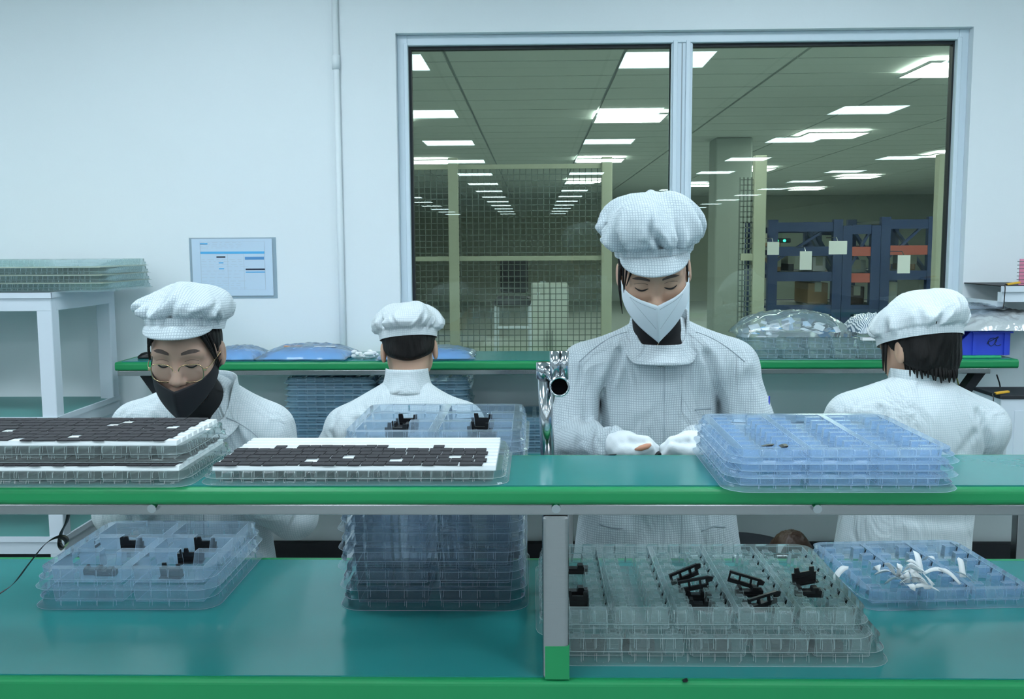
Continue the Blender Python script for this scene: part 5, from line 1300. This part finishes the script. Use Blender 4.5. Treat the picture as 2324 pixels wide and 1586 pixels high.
for sx in (-1, 1):
    Lm.part('rim', MB().tube(rim(sx), .0013, 8, closed=True), M_GOLD, gl, smooth=True)
    Lm.part('lens', MB().add(rim(sx, .985), [tuple(range(36))]), M_LENS, gl)
    Lm.part('temple_arm', MB().tube(spl([(sx*.059, -.090, -.004), (sx*.070, -.075, -.003), (sx*.078, -.02, .004), (sx*.080, .010, .006)], 5), .0012, 6), M_GOLD, gl, smooth=True)
    Lm.part('hinge', MB().box(sx*.0615-.004, sx*.0615+.004, -.0925, -.0885, -.0085, -.0035), M_GOLD, gl)
    Lm.part('nose_pad', MB().tube([(sx*.0085, -.103, -.020), (sx*.0075, -.1005, -.024)], .0022, 8), M_LENS, gl)
Lm.part('bridge', MB().tube(spl([(-.0075, -.1035, -.008), (0, -.1065, -.006), (.0075, -.1035, -.008)], 5), .0011, 7), M_GOLD, gl, smooth=True)
under(Lm, -.025, .95)
Lm.collar(-.832, 2.405, 1.095, .074, .082, back=(-.01, .060), side=(-.03, .046), front=(-.085, -.048))
Lm.seam([(-.775+.013*i, 1.055-.004*i-.0007*i*i) for i in range(9)]); Lm.seam([(-.915-.013*i, 1.055-.004*i-.0007*i*i) for i in range(9)])
Lm.seam([(-.83, z) for z in np.linspace(.98, .60, 16)])
Lm.legs([(-.94, 2.44, .55), (-.78, 2.44, .55)], [(-.95, 2.12, .52), (-.77, 2.12, .52)], [(-.95, 2.14, .06), (-.77, 2.14, .06)])
stool(-.86, 2.50, .47, 'round stool under the seated woman in glasses')
for sx in (-1, 1):
    w_ = V3(-.825+sx*.055, 2.245, .905)
    q = lambda a_, b_, c__: tuple(w_+V3(-sx*a_, b_, c__))
    def fl_(p):
        d = rc(p, tuple(w_+V3(sx*.025, .015, 0)), tuple(w_+V3(-sx*.02, -.02, 0)), .028, .026)
        for k in range(4): d = smin(d, chain(p, [q(.02, -.03-.002*k, .018-.012*k), q(.035, -.055+.002*k, .016-.012*k), q(.048, -.07+.004*k, .004-.012*k)], (.0105, .0095, .008), .004), .006)
        return smin(d, chain(p, [q(.0, -.03, .018), q(.02, -.06, .024), q(.04, -.075, .018)], (.012, .011, .009), .004), .006)
    Lm.sdf_part('glove', fl_, w_-.11, w_+.08, .004, M_GLOVE, local=False)

# ---- worker at the wall, back to us
hcM = PY(929, 796, 2.95)
Mm = Person('worker facing the wall, seen from behind, short hair under a rumpled white cap', (-.40, 2.84, 0), hcM, rot(180+6, 14, 3),
    (-.388, 2.885, 1.052), (-.565, 2.85, .930), (-.225, 2.85, .945), (-.650, 2.90, .80), (-.150, 2.92, .80), (-.520, 3.08, .815), (-.270, 3.08, .815),
    (-.395, 2.845, .91), (-.395, 2.80, .55), .150, .180, .62, M_SKIN2, M_CLOTHF, M_CAPF, seed=17, wav=.004, hem=.52, ra=(.060, .060, .046), face=-1, trap=.042, grooves=[([(-.52, .965), (-.50, .86), (-.515, .75)], .010, .010), ([(-.275, .97), (-.29, .86), (-.28, .75)], .010, .010), ([(-.47, .99), (-.40, .93)], .005, .009), ([(-.33, .98), (-.39, .90)], .004, .009), ([(-.60, .93), (-.56, .84)], .006, .009)])
Mm.hair(low_back=-.040, hairline=.05, grow=.006, side=-.1)
Mm.cap(1.26, .108, z0=.040, slope=.05, slouch=(-.010, -.01, 0), seed=45, n1=7, pleat=.11, visor=True)
Mm.collar(-.388, 2.888, 1.072, .062, .066, back=(-.030, .040), side=(-.04, .036), front=(-.06, .0))
Mm.legs([(-.47, 2.84, .55), (-.32, 2.84, .55)], [(-.48, 3.14, .52), (-.31, 3.14, .52)], [(-.48, 3.12, .06), (-.31, 3.12, .06)])
stool(-.40, 2.80, .47, 'round stool under the worker facing the wall')

# ---- dark-haired man, back to us
hcR = PY(2084, 798, 2.60)
Rm = Person('black-haired man seen from behind in white smock and slouched white cap near the blue bin', (1.0, 2.55, 0), hcR, rot(180+24, 14, -3),
    (1.012, 2.575, 1.085), (.842, 2.56, 1.005), (1.175, 2.56, .985), (.800, 2.68, .80), (1.225, 2.66, .80), (.900, 2.95, .815), (1.120, 2.95, .815),
    (1.000, 2.545, .955), (.960, 2.52, .55), .168, .185, .64, M_SKIN2, M_CLOTHF, M_CAPF, seed=23, wav=.0045, hem=.52, ra=(.068, .062, .048), face=-1, trap=.046, grooves=[([(.885, 1.05), (.868, .95), (.872, .82)], .009, .009), ([(1.135, 1.04), (1.165, .94), (1.155, .80)], .009, .009), ([(.91, 1.0), (.97, .92)], .004, .010), ([(1.12, .99), (1.03, .90)], .005, .010), ([(.90, .86), (1.05, .83)], .004, .010), ([(.93, .78), (1.12, .76)], .005, .012), ([(.88, .70), (.98, .66)], .005, .010)])
Rm.hair(low_back=-.082, hairline=.05, grow=.011, side=-.1, thick=.006)
Rm.strands([[(.078, -.03, .03), (.082, -.035, -.02), (.080, -.04, -.055)], [(.074, -.045, .03), (.080, -.045, -.01), (.079, -.05, -.045)]], .006)
Rm.cap(1.17, .132, a=.092, b=.119, z0=.032, slope=-.02, slouch=(-.030, .0, -.012), seed=52, n1=6, pleat=.11, visor=False)
Rm.collar(1.015, 2.585, 1.095, .068, .070, back=(-.045, .050), side=(-.05, .048), front=(-.06, .0))
Rm.legs([(.90, 2.56, .55), (1.04, 2.56, .55)], [(.90, 2.92, .52), (1.06, 2.92, .52)], [(.90, 2.90, .06), (1.06, 2.90, .06)])
tuft = []
for i in range(26):
    a_ = math.radians(-12+204*i/25); k_ = 1+.04*math.sin(i*7.1); z_ = -.082+6*(.066*math.cos(a_))**2*.8+.003*math.sin(i*2.3)
    x_, y_ = .066*k_*math.cos(a_), .030+.060*k_*math.sin(a_)
    tuft.append([(x_*.96, y_*.96, z_+.045), (x_*1.0, y_*1.0, z_+.012), (x_*.97+.004*math.sin(i*3.7), y_*.97, z_-.010-.004*math.sin(i*5.1))])
Rm.strands(tuft, .0075)
stool(.97, 2.52, .47, 'round stool under the black-haired man')
# brown pouch beside him
bx = PY(1822, 1232, 2.66)
stool(bx.x-.14, 2.80, bx.z-.055, 'round stool with a brown pouch on it')
bz_ = bx.z-.055
bp_ = tag(obj('brown_pouch', pillow(bx.x-.01, 2.74, bz_, .052, .05, .062, 91, .2, wr=.08), M_BROWN, smooth=True), 'dark brown pouch beside the hip of the black-haired man', 'pouch')
obj('white_tag', MB().box(bx.x-.06, bx.x-.035, 2.695, 2.698, bz_+.015, bz_+.035), M_PAPER, bp_)

# necklace on the black collar of the standing woman
nl = [V3(.300+.012*math.sin(i*.9)*.12+.0035*i, 2.292+.0006*i, 1.292-.010*i) for i in range(9)]
nk = [Wm.front(float(PY(1522-3.2*i, 728+6*i, 2.3).x), float(PY(1522-3.2*i, 728+6*i, 2.3).z), fn=lambda p: el(p, tuple(Wm.N+V3(0, -.005, -.02)), (.078, .080, .072)), off=.001) for i in range(11)]
obj('necklace', MB().tube(nk, .0011, 6), M_GOLD, Wm.root, base=Wm.base, smooth=True)

for o in bpy.data.objects:
    if '_b' in o: del o['_b']
